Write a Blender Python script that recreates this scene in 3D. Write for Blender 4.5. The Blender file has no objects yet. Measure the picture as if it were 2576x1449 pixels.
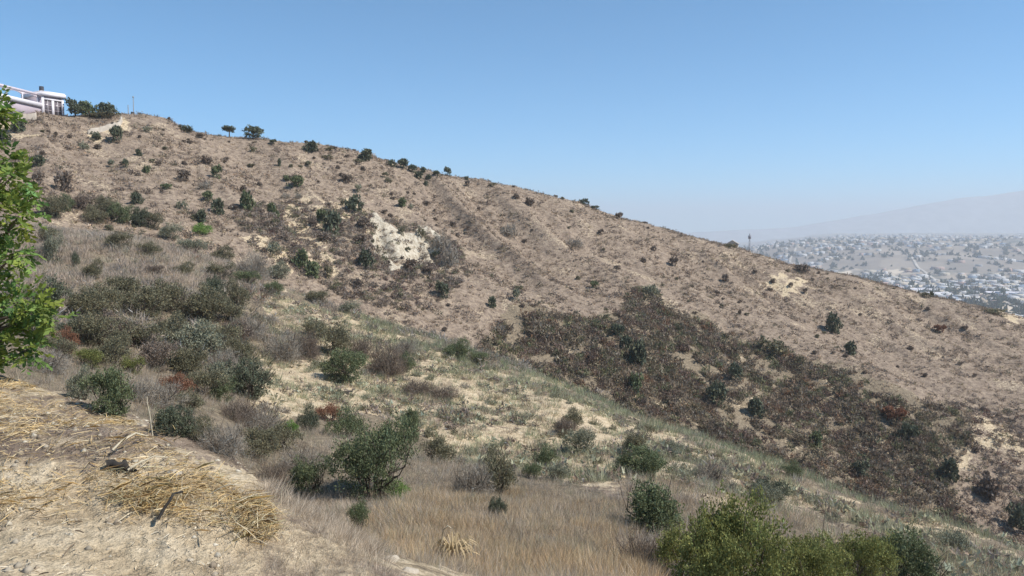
import bpy, math, random
import numpy as np
from mathutils import Vector, Matrix
from mathutils.bvhtree import BVHTree

rng = np.random.default_rng(7)
random.seed(7)
S = bpy.context.scene
COL = S.collection

# ------------------------------------------------------------------ camera, sky, sun, exposure
FPX = 773.0                                   # focal length in pixels of a 1024 px wide frame
HOR = 230.0                                   # row of the true horizon in that frame
PITCH = math.atan((288.0 - HOR) / FPX)
cam_d = bpy.data.cameras.new('camera'); cam = bpy.data.objects.new('camera', cam_d); COL.objects.link(cam)
cam_d.sensor_width = 36.0; cam_d.lens = 36.0 * FPX / 1024.0
cam_d.clip_start = 0.05; cam_d.clip_end = 60000.0
cam.location = (0, 0, 0); cam.rotation_euler = (math.pi / 2 - PITCH, 0, 0)
S.camera = cam

SUN_EL, SUN_AZ = math.radians(48), math.radians(104)   # azimuth clockwise from the view direction
W = bpy.data.worlds.new('World'); S.world = W; W.use_nodes = True
nt = W.node_tree
sky = nt.nodes.new('ShaderNodeTexSky'); sky.sky_type = 'NISHITA'; sky.sun_disc = False
sky.sun_elevation = SUN_EL; sky.sun_rotation = SUN_AZ
sky.altitude = 2500; sky.air_density = 0.8; sky.dust_density = 0.1; sky.ozone_density = 4.0
bg = nt.nodes['Background']; bg.inputs['Strength'].default_value = 0.145
grade = nt.nodes.new('ShaderNodeMix'); grade.data_type = 'RGBA'; grade.blend_type = 'MULTIPLY'; grade.inputs[0].default_value = 1
grade.inputs[7].default_value = (0.42, 0.96, 1.04, 1)
nt.links.new(sky.outputs['Color'], grade.inputs[6]); nt.links.new(grade.outputs[2], bg.inputs['Color'])

sun_d = bpy.data.lights.new('sun', 'SUN'); sun = bpy.data.objects.new('sun', sun_d); COL.objects.link(sun)
sun_d.energy = 5.0; sun_d.angle = math.radians(0.53); sun_d.color = (1.0, 0.955, 0.88)
sd = Vector((math.sin(SUN_AZ) * math.cos(SUN_EL), math.cos(SUN_AZ) * math.cos(SUN_EL), math.sin(SUN_EL)))
sun.rotation_euler = sd.to_track_quat('Z', 'Y').to_euler(); sun.location = sd * 50

S.view_settings.view_transform = 'Standard'; S.view_settings.look = 'None'
S.view_settings.exposure = 0.28; S.view_settings.gamma = 1.0; S.view_settings.use_curve_mapping = False
S.render.engine = 'CYCLES'
S.cycles.use_denoising = True
S.cycles.max_bounces = 5; S.cycles.diffuse_bounces = 2; S.cycles.transmission_bounces = 3
S.cycles.volume_bounces = 1
S.cycles.use_adaptive_sampling = False

# ------------------------------------------------------------------ helpers
K = 2576.0 / 1024.0                           # survey sheet (2576 wide) to frame
CP, SP = math.cos(PITCH), math.sin(PITCH)

def ray(x, y):
    u = (x / K - 512.0) / FPX; v = (288.0 - y / K) / FPX
    return np.array([u, CP + v * SP, -SP + v * CP])

def at(x, y, R):
    d = ray(x, y); return d * (R / math.hypot(d[0], d[1]))

def proj(P):
    x, y, z = P[..., 0], P[..., 1], P[..., 2]
    f = y * CP - z * SP; f = np.where(f < 1e-3, 1e-3, f)
    v = (y * SP + z * CP) / f
    return (512.0 + FPX * x / f) * K, (288.0 - FPX * v) * K

def tag(o, label=None, cat=None, group=None, kind=None):
    if label: o['label'] = label
    if cat: o['category'] = cat
    if group: o['group'] = group
    if kind: o['kind'] = kind
    return o

def mesh_np(name, V, F, tint=None, smooth=False):
    V = np.ascontiguousarray(V, dtype=np.float32); F = np.ascontiguousarray(F, dtype=np.int32)
    me = bpy.data.meshes.new(name); n, k = F.shape
    me.vertices.add(len(V)); me.vertices.foreach_set('co', V.ravel())
    me.loops.add(n * k); me.loops.foreach_set('vertex_index', F.ravel())
    me.polygons.add(n)
    me.polygons.foreach_set('loop_start', np.arange(0, n * k, k, dtype=np.int32))
    me.polygons.foreach_set('loop_total', np.full(n, k, dtype=np.int32))
    if smooth: me.polygons.foreach_set('use_smooth', np.ones(n, dtype=bool))
    me.update(calc_edges=True)
    if tint is not None:
        a = me.attributes.new('tint', 'FLOAT_COLOR', 'POINT')
        c = np.ones((len(V), 4), dtype=np.float32); c[:, :tint.shape[1]] = tint
        a.data.foreach_set('color', c.ravel())
    return me

def obj(name, me, m=None, parent=None):
    o = bpy.data.objects.new(name, me); COL.objects.link(o)
    if m is not None:
        if len(me.materials) == 0: me.materials.append(m)
        elif me.materials[0] is not m:
            o.material_slots[0].link = 'OBJECT'; o.material_slots[0].material = m
    if parent is not None: o.parent = parent
    return o

def empty(name, loc, rz=0.0):
    o = bpy.data.objects.new(name, None); COL.objects.link(o); o.empty_display_size = 0.2
    o.location = loc; o.rotation_euler = (0, 0, rz); return o

# value noise, 2-D and vectorised
_T = np.random.default_rng(3).random((256, 256))
def vnoise(x, y):
    xi = np.floor(x).astype(int); yi = np.floor(y).astype(int)
    fx = x - xi; fy = y - yi; fx = fx * fx * (3 - 2 * fx); fy = fy * fy * (3 - 2 * fy)
    a = _T[xi & 255, yi & 255]; b = _T[(xi + 1) & 255, yi & 255]
    c = _T[xi & 255, (yi + 1) & 255]; d = _T[(xi + 1) & 255, (yi + 1) & 255]
    return (a * (1 - fx) + b * fx) * (1 - fy) + (c * (1 - fx) + d * fx) * fy - 0.5
def fbm(x, y, o=4):
    s = 0; a = 1.0
    for i in range(o):
        s = s + a * vnoise(x * 2 ** i + 17.3 * i, y * 2 ** i - 9.1 * i); a *= 0.5
    return s
def sstep(a, b, x):
    t = np.clip((x - a) / (b - a), 0, 1); return t * t * (3 - 2 * t)

def inpoly(x, y, poly):
    c = np.zeros(np.shape(x), bool); n = len(poly)
    for i in range(n):
        x0, y0 = poly[i]; x1, y1 = poly[(i + 1) % n]
        if y0 == y1: continue
        cond = ((y0 > y) != (y1 > y)) & (x < (x1 - x0) * (y - y0) / (y1 - y0) + x0)
        c ^= cond
    return c

def pchip(x, y, xs):
    h = np.diff(x); d = np.diff(y) / h; n = len(x); m = np.zeros(n)
    for i in range(1, n - 1):
        if d[i - 1] * d[i] > 0:
            w1 = 2 * h[i] + h[i - 1]; w2 = h[i] + 2 * h[i - 1]
            m[i] = (w1 + w2) / (w1 / d[i - 1] + w2 / d[i])
    m[0] = d[0]; m[-1] = d[-1]
    k = np.clip(np.searchsorted(x, xs) - 1, 0, n - 2); t = (xs - x[k]) / h[k]
    return ((2 * t**3 - 3 * t**2 + 1) * y[k] + (t**3 - 2 * t**2 + t) * h[k] * m[k]
            + (-2 * t**3 + 3 * t**2) * y[k + 1] + (t**3 - t**2) * h[k] * m[k + 1])

# ------------------------------------------------------------------ materials
def new_mat(name):
    m = bpy.data.materials.new(name); m.use_nodes = True
    return m, m.node_tree, m.node_tree.nodes['Principled BSDF']

def leaf_mat(name, rgb, trans=0.25, rough=0.75):
    m, t, p = new_mat(name)
    at_ = t.nodes.new('ShaderNodeAttribute'); at_.attribute_name = 'tint'
    mx = t.nodes.new('ShaderNodeMix'); mx.data_type = 'RGBA'; mx.blend_type = 'MULTIPLY'; mx.inputs[0].default_value = 1
    mx.inputs[6].default_value = (*rgb, 1); t.links.new(at_.outputs['Color'], mx.inputs[7])
    p.inputs['Roughness'].default_value = rough; p.inputs['Specular IOR Level'].default_value = 0.25
    t.links.new(mx.outputs[2], p.inputs['Base Color'])
    if trans:
        tr = t.nodes.new('ShaderNodeBsdfTranslucent'); t.links.new(mx.outputs[2], tr.inputs['Color'])
        ms = t.nodes.new('ShaderNodeMixShader'); ms.inputs[0].default_value = trans
        t.links.new(p.outputs[0], ms.inputs[1]); t.links.new(tr.outputs[0], ms.inputs[2])
        t.links.new(ms.outputs[0], t.nodes['Material Output'].inputs['Surface'])
    return m

def plain_mat(name, rgb, rough=0.8, var=0.12, scale=3.0, bump=0.0):
    m, t, p = new_mat(name)
    tc = t.nodes.new('ShaderNodeTexCoord')
    n = t.nodes.new('ShaderNodeTexNoise'); n.inputs['Scale'].default_value = scale; n.inputs['Detail'].default_value = 6
    t.links.new(tc.outputs['Object'], n.inputs['Vector'])
    r = t.nodes.new('ShaderNodeValToRGB')
    r.color_ramp.elements[0].position = 0.3; r.color_ramp.elements[1].position = 0.7
    r.color_ramp.elements[0].color = (*[c * (1 - var) for c in rgb], 1)
    r.color_ramp.elements[1].color = (*[min(1, c * (1 + var)) for c in rgb], 1)
    t.links.new(n.outputs['Fac'], r.inputs[0]); t.links.new(r.outputs[0], p.inputs['Base Color'])
    p.inputs['Roughness'].default_value = rough; p.inputs['Specular IOR Level'].default_value = 0.3
    if bump:
        b = t.nodes.new('ShaderNodeBump'); b.inputs['Strength'].default_value = bump
        t.links.new(n.outputs['Fac'], b.inputs['Height']); t.links.new(b.outputs[0], p.inputs['Normal'])
    return m

def ground_mat():
    m, t, p = new_mat('hillside soil')
    N = t.nodes.new; L = t.links.new
    g = N('ShaderNodeNewGeometry')
    def noise(scale, det=8, rough=0.6, stretch=None):
        n = N('ShaderNodeTexNoise'); n.inputs['Scale'].default_value = scale
        n.inputs['Detail'].default_value = det; n.inputs['Roughness'].default_value = rough
        if stretch:
            mp = N('ShaderNodeMapping'); mp.inputs['Scale'].default_value = stretch
            L(g.outputs['Position'], mp.inputs['Vector']); L(mp.outputs[0], n.inputs['Vector'])
        else: L(g.outputs['Position'], n.inputs['Vector'])
        return n.outputs['Fac']
    def ramp(f, stops):
        r = N('ShaderNodeValToRGB')
        while len(r.color_ramp.elements) < len(stops): r.color_ramp.elements.new(0.5)
        for e, (pos, c) in zip(r.color_ramp.elements, stops): e.position = pos; e.color = (*c, 1)
        L(f, r.inputs[0]); return r.outputs[0]
    def mix(f, a, b):
        x = N('ShaderNodeMix'); x.data_type = 'RGBA'
        if isinstance(f, float): x.inputs[0].default_value = f
        else: L(f, x.inputs[0])
        for v, s in ((a, x.inputs[6]), (b, x.inputs[7])):
            if isinstance(v, tuple): s.default_value = (*v, 1)
            else: L(v, s)
        return x.outputs[2]
    n1 = noise(0.9); n2 = noise(3.5); n3 = noise(14.0, 5)
    dry = ramp(n1, [(0.34, (0.19, 0.142, 0.110)), (0.5, (0.285, 0.218, 0.168)), (0.66, (0.38, 0.297, 0.225))])
    dry = mix(ramp(n2, [(0.46, (0, 0, 0)), (0.64, (0.6, 0.6, 0.6))]), dry, (0.43, 0.335, 0.23))
    n4 = noise(1.9, 6, 0.65)
    dry = mix(ramp(n4, [(0.50, (0, 0, 0)), (0.57, (0.6, 0.6, 0.6))]), dry, (0.155, 0.118, 0.09))
    pale = ramp(n2, [(0.3, (0.42, 0.32, 0.205)), (0.5, (0.58, 0.46, 0.305)), (0.7, (0.69, 0.57, 0.405))])
    litter = ramp(n2, [(0.3, (0.16, 0.128, 0.092)), (0.55, (0.27, 0.215, 0.15)), (0.7, (0.37, 0.30, 0.205))])
    rock = ramp(noise(1.6, 8, 0.7, (1.5, 1.5, 0.5)), [(0.36, (0.30, 0.24, 0.17)), (0.5, (0.55, 0.48, 0.37)), (0.66, (0.66, 0.60, 0.49))])
    at_ = N('ShaderNodeAttribute'); at_.attribute_name = 'tint'
    sp = N('ShaderNodeSeparateColor'); L(at_.outputs['Color'], sp.inputs[0])
    def thr(ch):                                   # soil borders broken up by noise
        a = N('ShaderNodeMath'); a.operation = 'MULTIPLY_ADD'; L(n2, a.inputs[0]); a.inputs[1].default_value = 1.3; a.inputs[2].default_value = -0.65
        b = N('ShaderNodeMath'); b.operation = 'ADD'; L(ch, b.inputs[0]); L(a.outputs[0], b.inputs[1])
        c = N('ShaderNodeMapRange'); c.inputs[1].default_value = 0.35; c.inputs[2].default_value = 0.65; L(b.outputs[0], c.inputs[0])
        return c.outputs[0]
    c = mix(thr(sp.outputs[1]), dry, litter)
    c = mix(thr(sp.outputs[0]), c, pale)
    c = mix(thr(sp.outputs[2]), c, rock)
    sp2 = N('ShaderNodeMapRange'); sp2.inputs[1].default_value = 0.35; sp2.inputs[2].default_value = 0.75
    sp2.inputs[3].default_value = 0.82; sp2.inputs[4].default_value = 1.15; L(n3, sp2.inputs[0])
    mu = N('ShaderNodeVectorMath'); mu.operation = 'SCALE'; L(c, mu.inputs[0]); L(sp2.outputs[0], mu.inputs['Scale'])
    n5 = noise(60.0, 6, 0.7)
    sp3 = N('ShaderNodeMapRange'); sp3.inputs[1].default_value = 0.3; sp3.inputs[2].default_value = 0.72
    sp3.inputs[3].default_value = 0.70; sp3.inputs[4].default_value = 1.28; L(n5, sp3.inputs[0])
    mu2 = N('ShaderNodeVectorMath'); mu2.operation = 'SCALE'; L(mu.outputs[0], mu2.inputs[0]); L(sp3.outputs[0], mu2.inputs['Scale'])
    L(mu2.outputs[0], p.inputs['Base Color'])
    p.inputs['Roughness'].default_value = 0.95; p.inputs['Specular IOR Level'].default_value = 0.1
    b1 = N('ShaderNodeBump'); b1.inputs['Strength'].default_value = 0.55; b1.inputs['Distance'].default_value = 0.25; L(n2, b1.inputs['Height'])
    b2 = N('ShaderNodeBump'); b2.inputs['Strength'].default_value = 0.5; b2.inputs['Distance'].default_value = 0.05
    L(n3, b2.inputs['Height']); L(b1.outputs[0], b2.inputs['Normal'])
    b3 = N('ShaderNodeBump'); b3.inputs['Strength'].default_value = 0.6; b3.inputs['Distance'].default_value = 0.015
    L(n5, b3.inputs['Height']); L(b2.outputs[0], b3.inputs['Normal']); L(b3.outputs[0], p.inputs['Normal'])
    return m

M_ground = ground_mat()
M_stuff = leaf_mat('mixed dry plants', (1, 1, 1), 0.3)
M_leaf = {
    'dark': leaf_mat('dark green leaves', (0.115, 0.127, 0.082), 0.2),
    'green': leaf_mat('green leaves', (0.148, 0.172, 0.088), 0.25),
    'bright': leaf_mat('fresh green leaves', (0.19, 0.30, 0.075), 0.35),
    'tree': leaf_mat('pinnate tree leaves', (0.205, 0.285, 0.068), 0.4, 0.55),
    'olive': leaf_mat('olive leaves', (0.185, 0.170, 0.105), 0.25),
    'yellow': leaf_mat('yellow green leaves', (0.205, 0.215, 0.072), 0.3),
    'sage': leaf_mat('grey green leaves', (0.25, 0.25, 0.175), 0.25),
    'brown': leaf_mat('brown dry leaves', (0.205, 0.16, 0.125), 0.2),
    'rust': leaf_mat('rust brown leaves', (0.25, 0.125, 0.075), 0.25),
    'grey': leaf_mat('grey bare twigs', (0.31, 0.27, 0.22), 0.15),
}
M_bark = plain_mat('brown bark', (0.10, 0.078, 0.06), 0.9, 0.3, 20, 0.4)
M_deadwood = plain_mat('bleached dead wood', (0.46, 0.40, 0.29), 0.85, 0.2, 15, 0.3)
M_black = plain_mat('charred wood', (0.035, 0.03, 0.026), 0.9, 0.3, 15, 0.3)
M_stone = plain_mat('pale stone', (0.43, 0.37, 0.29), 0.9, 0.2, 8, 0.6)
M_white = plain_mat('white paint', (0.74, 0.70, 0.72), 0.7, 0.06, 0.6)
M_lilac = plain_mat('lilac wall paint', (0.50, 0.42, 0.46), 0.8, 0.1, 0.6)
M_glassd = plain_mat('dark window glass', (0.14, 0.12, 0.13), 0.25, 0.3, 1.2)
M_roofpink = plain_mat('pink metal frame', (0.64, 0.56, 0.60), 0.6, 0.06, 1.0)
M_tank = plain_mat('dark water tank', (0.06, 0.06, 0.07), 0.6, 0.1, 2.0)
M_pole = plain_mat('weathered pole wood', (0.34, 0.32, 0.31), 0.9, 0.2, 4.0)
M_conc = plain_mat('pale concrete', (0.42, 0.365, 0.30), 0.9, 0.18, 1.3, 0.5)
M_road = plain_mat('pale street dirt', (0.46, 0.41, 0.35), 0.95, 0.15, .05)
M_steel = plain_mat('grey mast steel', (0.22, 0.22, 0.25), 0.6, 0.1, 2.0)

# ------------------------------------------------------------------ the hillside: near pad, slope, spur, gully, far hill
LX = [-500, 0, 330, 690, 1000, 1300, 1600, 1900, 2200, 2576, 3100]
def col(vals):
    out = []
    for x, v in zip(LX, vals):
        if v[0] == 'z': d = ray(x, 900); out.append((math.atan2(d[0], d[1]), v[2], v[1]))
        else: p = at(x, v[0], v[1]); out.append((math.atan2(p[0], p[1]), v[1], p[2]))
    return np.array(out)
Z = 'z'
lines = [
 col([(Z, -1.75, 0.4)] * 11),
 col([(Z, -1.74, 3), (Z, -1.74, 3), (Z, -1.78, 2.8), (Z, -1.82, 2.4), (Z, -1.8, 2.0)] + [(Z, -1.78, 1.7)] * 6),
 col([(Z, -1.65, 11), (948, 9.0), (1062, 7.6), (1312, 5.2), (Z, -1.9, 3.7)] + [(Z, -1.82, 2.7)] * 6),
 col([(Z, -4.3, 17), (Z, -4.3, 15), (Z, -4.8, 13), (Z, -4.7, 10), (1400, 9.5), (1449, 9), (1455, 9.5), (Z, -4.9, 10), (Z, -5.5, 10.5), (Z, -6.2, 11), (Z, -6.6, 11)]),
 col([(880, 25), (890, 24), (1000, 22), (1190, 20), (1230, 18), (1260, 18), (1275, 18), (1335, 19), (1400, 21), (1480, 24), (1560, 26)]),
 col([(720, 46), (740, 44), (800, 42), (940, 38), (1050, 34), (1095, 33), (1135, 32), (1222, 31), (1330, 31), (1430, 33), (1560, 34)]),
 col([(540, 78), (556, 74), (590, 70), (715, 64), (835, 58), (932, 52), (1047, 47), (1162, 43), (1267, 41), (1400, 40), (1560, 40)]),
 col([(Z, 1.0, 88), (Z, 0.4, 84), (Z, -1.6, 82), (Z, -7.6, 80), (Z, -13.2, 80), (Z, -17.6, 80), (Z, -22, 82), (Z, -27, 83), (Z, -31, 86), (Z, -36, 92), (Z, -41, 96)]),
 col([(440, 104), (450, 102), (500, 99), (590, 102), (690, 105), (795, 104), (835, 110), (905, 118), (985, 122), (1070, 128), (1180, 132)]),
 col([(360, 120), (370, 118), (392, 120), (470, 127), (545, 132), (620, 135), (690, 141), (765, 148), (848, 152), (930, 158), (1040, 160)]),
]
# far skyline, surveyed more closely
SKX = [-500, -200, 0, 160, 310, 360, 420, 465, 520, 600, 700, 770, 850, 960, 1080, 1200, 1310, 1450, 1560, 1700, 1850, 2000, 2150, 2300, 2400, 2576, 3100]
SKY = [270, 285, 291, 291, 292, 293, 302, 326, 338, 348, 360, 366, 374, 401, 432, 455, 474, 511, 548, 588, 626, 671, 698, 741, 762, 806, 960]
sk = []
for x, y in zip(SKX, SKY):
    R = np.interp(x, [-500, 0, 690, 1300, 1900, 2576, 3100], [135, 137, 150, 164, 175, 185, 190])
    p = at(x, y, R); sk.append((math.atan2(p[0], p[1]), R, p[2]))
sk = np.array(sk); lines.append(sk)
b1 = sk.copy(); b1[:, 1] += 22; b1[:, 2] -= 0.6 + 0.04 * 22; lines.append(b1)
b2 = sk.copy(); b2[:, 1] = 300; b2[:, 2] = sk[:, 2] * 1.25 - 18; lines.append(b2)
b3 = sk.copy(); b3[:, 1] = 620; b3[:, 2] = -92; lines.append(b3)
b4 = sk.copy(); b4[:, 1] = 1000; b4[:, 2] = -118; lines.append(b4)

thv = np.arange(-36.5, 36.51, 0.122)
th = np.radians(np.concatenate([np.arange(-180, -60, 8), np.arange(-60, -36.6, 1.2), thv, np.arange(37.2, 60, 1.2), np.arange(60, 180.1, 8)]))
segs = [6, 26, 22, 40, 44, 44, 20, 38, 46, 46, 8, 5, 5, 4]
def line_at(Ln):
    R = np.interp(th, Ln[:, 0], Ln[:, 1]); z = np.interp(th, Ln[:, 0], Ln[:, 2])
    k = 13 if len(Ln) < 15 else 5
    ker = np.hanning(k + 2)[1:-1]; ker /= ker.sum()
    sm = lambda a: np.convolve(np.pad(a, k // 2, mode='edge'), ker, 'valid')
    return sm(R), sm(z)
LR, LZ = zip(*[line_at(l) for l in lines]); LR = np.array(LR); LZ = np.array(LZ)
spar = np.concatenate([np.linspace(i, i + 1, n, endpoint=False) for i, n in enumerate(segs)] + [[len(segs)]])
Rg = np.zeros((len(th), len(spar))); Zg = np.zeros_like(Rg)
si = np.minimum(spar.astype(int), len(segs) - 1); sf = spar - si
for i in range(len(th)):
    Rg[i] = LR[si, i] * (1 - sf) + LR[si + 1, i] * sf
    Zg[i] = pchip(LR[:, i], LZ[:, i], Rg[i])
X = np.sin(th)[:, None] * Rg; Y = np.cos(th)[:, None] * Rg
SG = np.broadcast_to(spar, Rg.shape)

# soils, by place
DX, DY = proj(np.stack([X, Y, Zg], -1))
far = SG > 7.0
nx = fbm(X * 0.35, Y * 0.35, 4); jx = DX + 30 * fbm(X * .5 + 9, Y * .5, 3) * np.where(far, 1, 2); jy = DY + 22 * fbm(X * .5, Y * .5 + 31, 3) * np.where(far, 1, 2)
def region(poly, fm): return inpoly(jx, jy, poly) & fm
P_cliff = [(938, 556), (972, 566), (1008, 588), (1060, 590), (1118, 600), (1105, 632), (1052, 644), (1028, 672), (985, 668), (968, 640), (936, 622), (922, 600)]
P_pale = [[(715, 505), (790, 505), (880, 520), (930, 545), (925, 590), (900, 570), (860, 570), (830, 590), (790, 600), (740, 590), (705, 560)],
          [(590, 588), (640, 590), (700, 610), (730, 660), (760, 690), (700, 660), (620, 615)],
          [(720, 590), (790, 590), (830, 640), (850, 720), (800, 690), (750, 640)],
          [(1930, 700), (1985, 705), (2040, 720), (2062, 745), (2020, 752), (1975, 735), (1930, 720)],
          [(0, 300), (40, 325), (110, 350), (70, 352), (0, 335)],
          [(205, 320), (310, 300), (320, 320), (330, 340), (240, 345)],
          [(2400, 1050), (2480, 1070), (2576, 1120), (2576, 1160), (2480, 1130), (2440, 1180), (2400, 1180), (2450, 1120)],
          [(2490, 760), (2576, 790), (2576, 830), (2520, 800)],
          [(1050, 655), (1120, 670), (1110, 720), (1060, 715)]]
m_rock = region(P_cliff, far) * np.clip(0.95 + 1.2 * fbm(X * .6 + 3, Y * .6, 4), .25, 1.2)
m_pale = np.zeros_like(Rg)
for p in P_pale: m_pale = np.maximum(m_pale, region(p, far) * np.clip(.62 + .9 * fbm(X * .7, Y * .7, 3), .2, .95))
m_pale = np.maximum(m_pale, far * np.clip(0.10 + 0.7 * fbm(X * .22 + 40, Y * .22, 4), 0, .42))
onspur = (SG > 4.3) & (SG < 6.3)
sp_ = [(650, 730), (760, 760), (1000, 840), (1300, 935), (1600, 1050), (1900, 1165), (2200, 1275), (2576, 1410), (2576, 1600), (2300, 1460), (2000, 1340), (1750, 1290), (1500, 1250), (1250, 1190), (1080, 1100), (940, 1050), (700, 1060), (640, 960), (680, 850)]
m_spur = region(sp_, (SG > 3.6) & (SG < 6.4)).astype(float)
m_pale = np.maximum(m_pale, m_spur * np.clip(0.74 + 0.8 * nx, 0.3, 1.0))
m_pad = sstep(2.35, 1.9, SG) * sstep(13, 9.5, Rg) * (DX < 900)
m_pad = np.where(SG < 1, 1.0, m_pad) * np.where(Y > 0, sstep(760, 520, jx), 1)
m_pale = np.maximum(m_pale, m_pad * np.where(DY > 1230, 1.4, np.clip(0.55 + nx * 0.8, 0.2, 0.9)))
m_pale = np.maximum(m_pale, ((SG < 3.2) & (DX > 480) & (Y > 0)) * np.clip(.5 + .8 * nx, .2, .8))
m_lit = ((SG > 2.2) & (SG < 6.6) & (m_spur < 0.5)) * 0.9
dark_poly = [(1265, 800), (1340, 780), (1480, 805), (1545, 800), (1600, 735), (1650, 735), (1690, 790), (1760, 800), (1860, 855), (2000, 900), (2130, 945), (2260, 1000), (2400, 1040), (2450, 1080), (2440, 1140), (2390, 1180), (2410, 1260), (2440, 1330), (2500, 1400), (2400, 1480), (2000, 1300), (1600, 1100), (1300, 960), (1200, 900)]
m_dark = region(dark_poly, far & (SG < 10)).astype(float)
m_lit = np.maximum(m_lit, m_dark * 1.0)
m_pale = np.where(m_dark > 0, np.clip(0.1 + 0.7 * nx, 0, .4), m_pale)
# gullies, scarp, small relief
q = (X * 0.84 + Y * 0.55); al = (-X * 0.55 + Y * 0.84)
rib = 1 - np.abs(2 * vnoise(q / 11.0, al / 60.0)) * 2
rib2 = 1 - np.abs(2 * vnoise(q / 4.0 + 40, al / 26.0)) * 2
hillm = sstep(7.0, 8.0, SG) * sstep(10.4, 9.6, SG)
Zd = np.zeros_like(Rg)
Zd += hillm * (.35 + .65 * sstep(10.0, 9.3, SG)) * (1.5 * (rib - 0.3) + 0.5 * rib2) * np.where(DX > 500, 1, .5)
Zd += hillm * 0.5 * fbm(X / 6, Y / 6, 4) + 0.16 * hillm * fbm(X / 1.2, Y / 1.2, 3)
Zd += sstep(9.8, 10, SG) * sstep(12, 10.2, SG) * 0.35 * fbm(X / 3.0, Y / 3.0, 4)
mid = sstep(2.8, 3.6, SG) * sstep(7.2, 6.6, SG)
Zd += mid * (0.6 * fbm(X / 7, Y / 7, 4) + 0.12 * fbm(X / 0.9, Y / 0.9, 3))
near = sstep(3.2, 2.6, SG) * sstep(0.6, 2.5, Rg)
Zd += near * (0.10 * fbm(X / 1.3, Y / 1.3, 4) + 0.035 * fbm(X / 0.22, Y / 0.22, 4))
cm = inpoly(DX, DY - 26, P_cliff) & far
kk = 9; cmf = cm.astype(float)
for ax in (0, 1):
    cmf = sum(np.roll(cmf, s, ax) for s in range(-kk // 2 + 1, kk // 2 + 1)) / kk
Zd -= cmf * 2.6
Zd += np.where(m_rock > 0, 1.2 * (.3 - 2 * np.abs(vnoise(q / 1.4, al / 9))) + 0.5 * vnoise(X / .8, Y / .8), 0)
for (bx, by, br, bh) in [(395, 1160, .8, .16), (300, 1180, .5, .08), (560, 1270, .6, .10), (640, 1310, .5, .08), (470, 1230, .7, .06)]:
    c = at(bx, by, 6.2 + (1300 - by) * 0.004)
    # heaps of cut grass pushed to the rim
    Rb = 1.78 / max(0.05, -ray(bx, by)[2]) * math.hypot(*ray(bx, by)[:2]); c = at(bx, by, Rb)
    Zd += bh * np.exp(-((X - c[0])**2 + (Y - c[1])**2) / br**2)
Zg = Zg + Zd
V = np.stack([X, Y, Zg], -1).reshape(-1, 3)
nT, nR = Rg.shape
idx = np.arange(nT * nR).reshape(nT, nR)
F = np.stack([idx[:-1, :-1], idx[:-1, 1:], idx[1:, 1:], idx[1:, :-1]], -1).reshape(-1, 4)
tint = np.stack([m_pale, m_lit, m_rock], -1).reshape(-1, 3)
hill = obj('hillside', mesh_np('hillside', V, F, tint, True), M_ground); tag(hill, kind='structure')
bvh = BVHTree.FromPolygons([tuple(v) for v in V.tolist()], F.tolist())
def hit(x, y):
    d = ray(x, y); d = Vector(d / np.linalg.norm(d)); l, n, i, dist = bvh.ray_cast(Vector((0, 0, 0)), d)
    k = 0
    while l is None and k < 40:                # just above the skyline: step down onto the crest
        k += 1; y += 2; d = ray(x, y); l, n, i, dist = bvh.ray_cast(Vector((0, 0, 0)), Vector(d / np.linalg.norm(d)))
    return l
def drop(px, py):
    l, n, i, dist = bvh.ray_cast(Vector((px, py, 500)), Vector((0, 0, -1))); return l

# face table for scattering
FC = V[F].mean(1); A_ = V[F]
farea = 0.5 * np.linalg.norm(np.cross(A_[:, 2] - A_[:, 0], A_[:, 3] - A_[:, 1]), axis=1)
fDX, fDY = proj(FC); fS = SG[:-1, :-1].ravel(); fR = np.hypot(FC[:, 0], FC[:, 1])
fn = fbm(FC[:, 0] * .3 + 50, FC[:, 1] * .3, 3)
fjx = fDX + 25 * fbm(FC[:, 0] * .6, FC[:, 1] * .6, 2); fjy = fDY + 16 * fbm(FC[:, 0] * .6 + 7, FC[:, 1] * .6, 2)
inview = (FC[:, 1] > 0) & (fDX > -260) & (fDX < 2840) & (fDY < 1680)
tf = tint.reshape(nT, nR, 3)[:-1, :-1].reshape(-1, 3)
def sample(n, dens):
    w = np.where(inview, farea * dens, 0); w = w / w.sum()
    f = rng.choice(len(w), n, p=w); a = rng.random((n, 1)); b = rng.random((n, 1))
    q = A_[f]; return (q[:, 0] * (1 - a) + q[:, 1] * a) * (1 - b) + (q[:, 3] * (1 - a) + q[:, 2] * a) * b, f

# ------------------------------------------------------------------ plant prototypes (unit size: radius 1, height 1, base at 0)
def unit(v): return v / np.maximum(np.linalg.norm(v, axis=-1, keepdims=True), 1e-9)

def blades(n, w=0.03, spread=0.35, lean=0.7, curved=False, r=rng):
    a = r.random(n) * 2 * np.pi; rad = spread * np.sqrt(r.random(n))
    b = np.stack([np.cos(a) * rad, np.sin(a) * rad, np.zeros(n)], -1)
    a2 = a + r.normal(0, .7, n); ln = lean * r.random(n); h = 0.45 + 0.55 * r.random(n)
    tip = b + np.stack([np.cos(a2) * ln, np.sin(a2) * ln, h], -1)
    a3 = r.random(n) * 2 * np.pi; s = np.stack([np.cos(a3), np.sin(a3), np.zeros(n)], -1) * w * .5
    br = (0.75 + 0.5 * r.random(n))[:, None] * np.ones((1, 3))
    if curved:
        midp = b * .5 + tip * .5 + np.array([0, 0, .12]); tip = tip - np.array([0, 0, .08])
        Vv = np.stack([b - s, b + s, midp + s * .8, tip, midp - s * .8], 1)   # 5-gon
        k = 5
    else:
        Vv = np.stack([b - s, b + s, tip], 1); k = 3
    return Vv.reshape(-1, 3), np.arange(n * k).reshape(n, k), np.repeat(br, k, 0)

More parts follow.
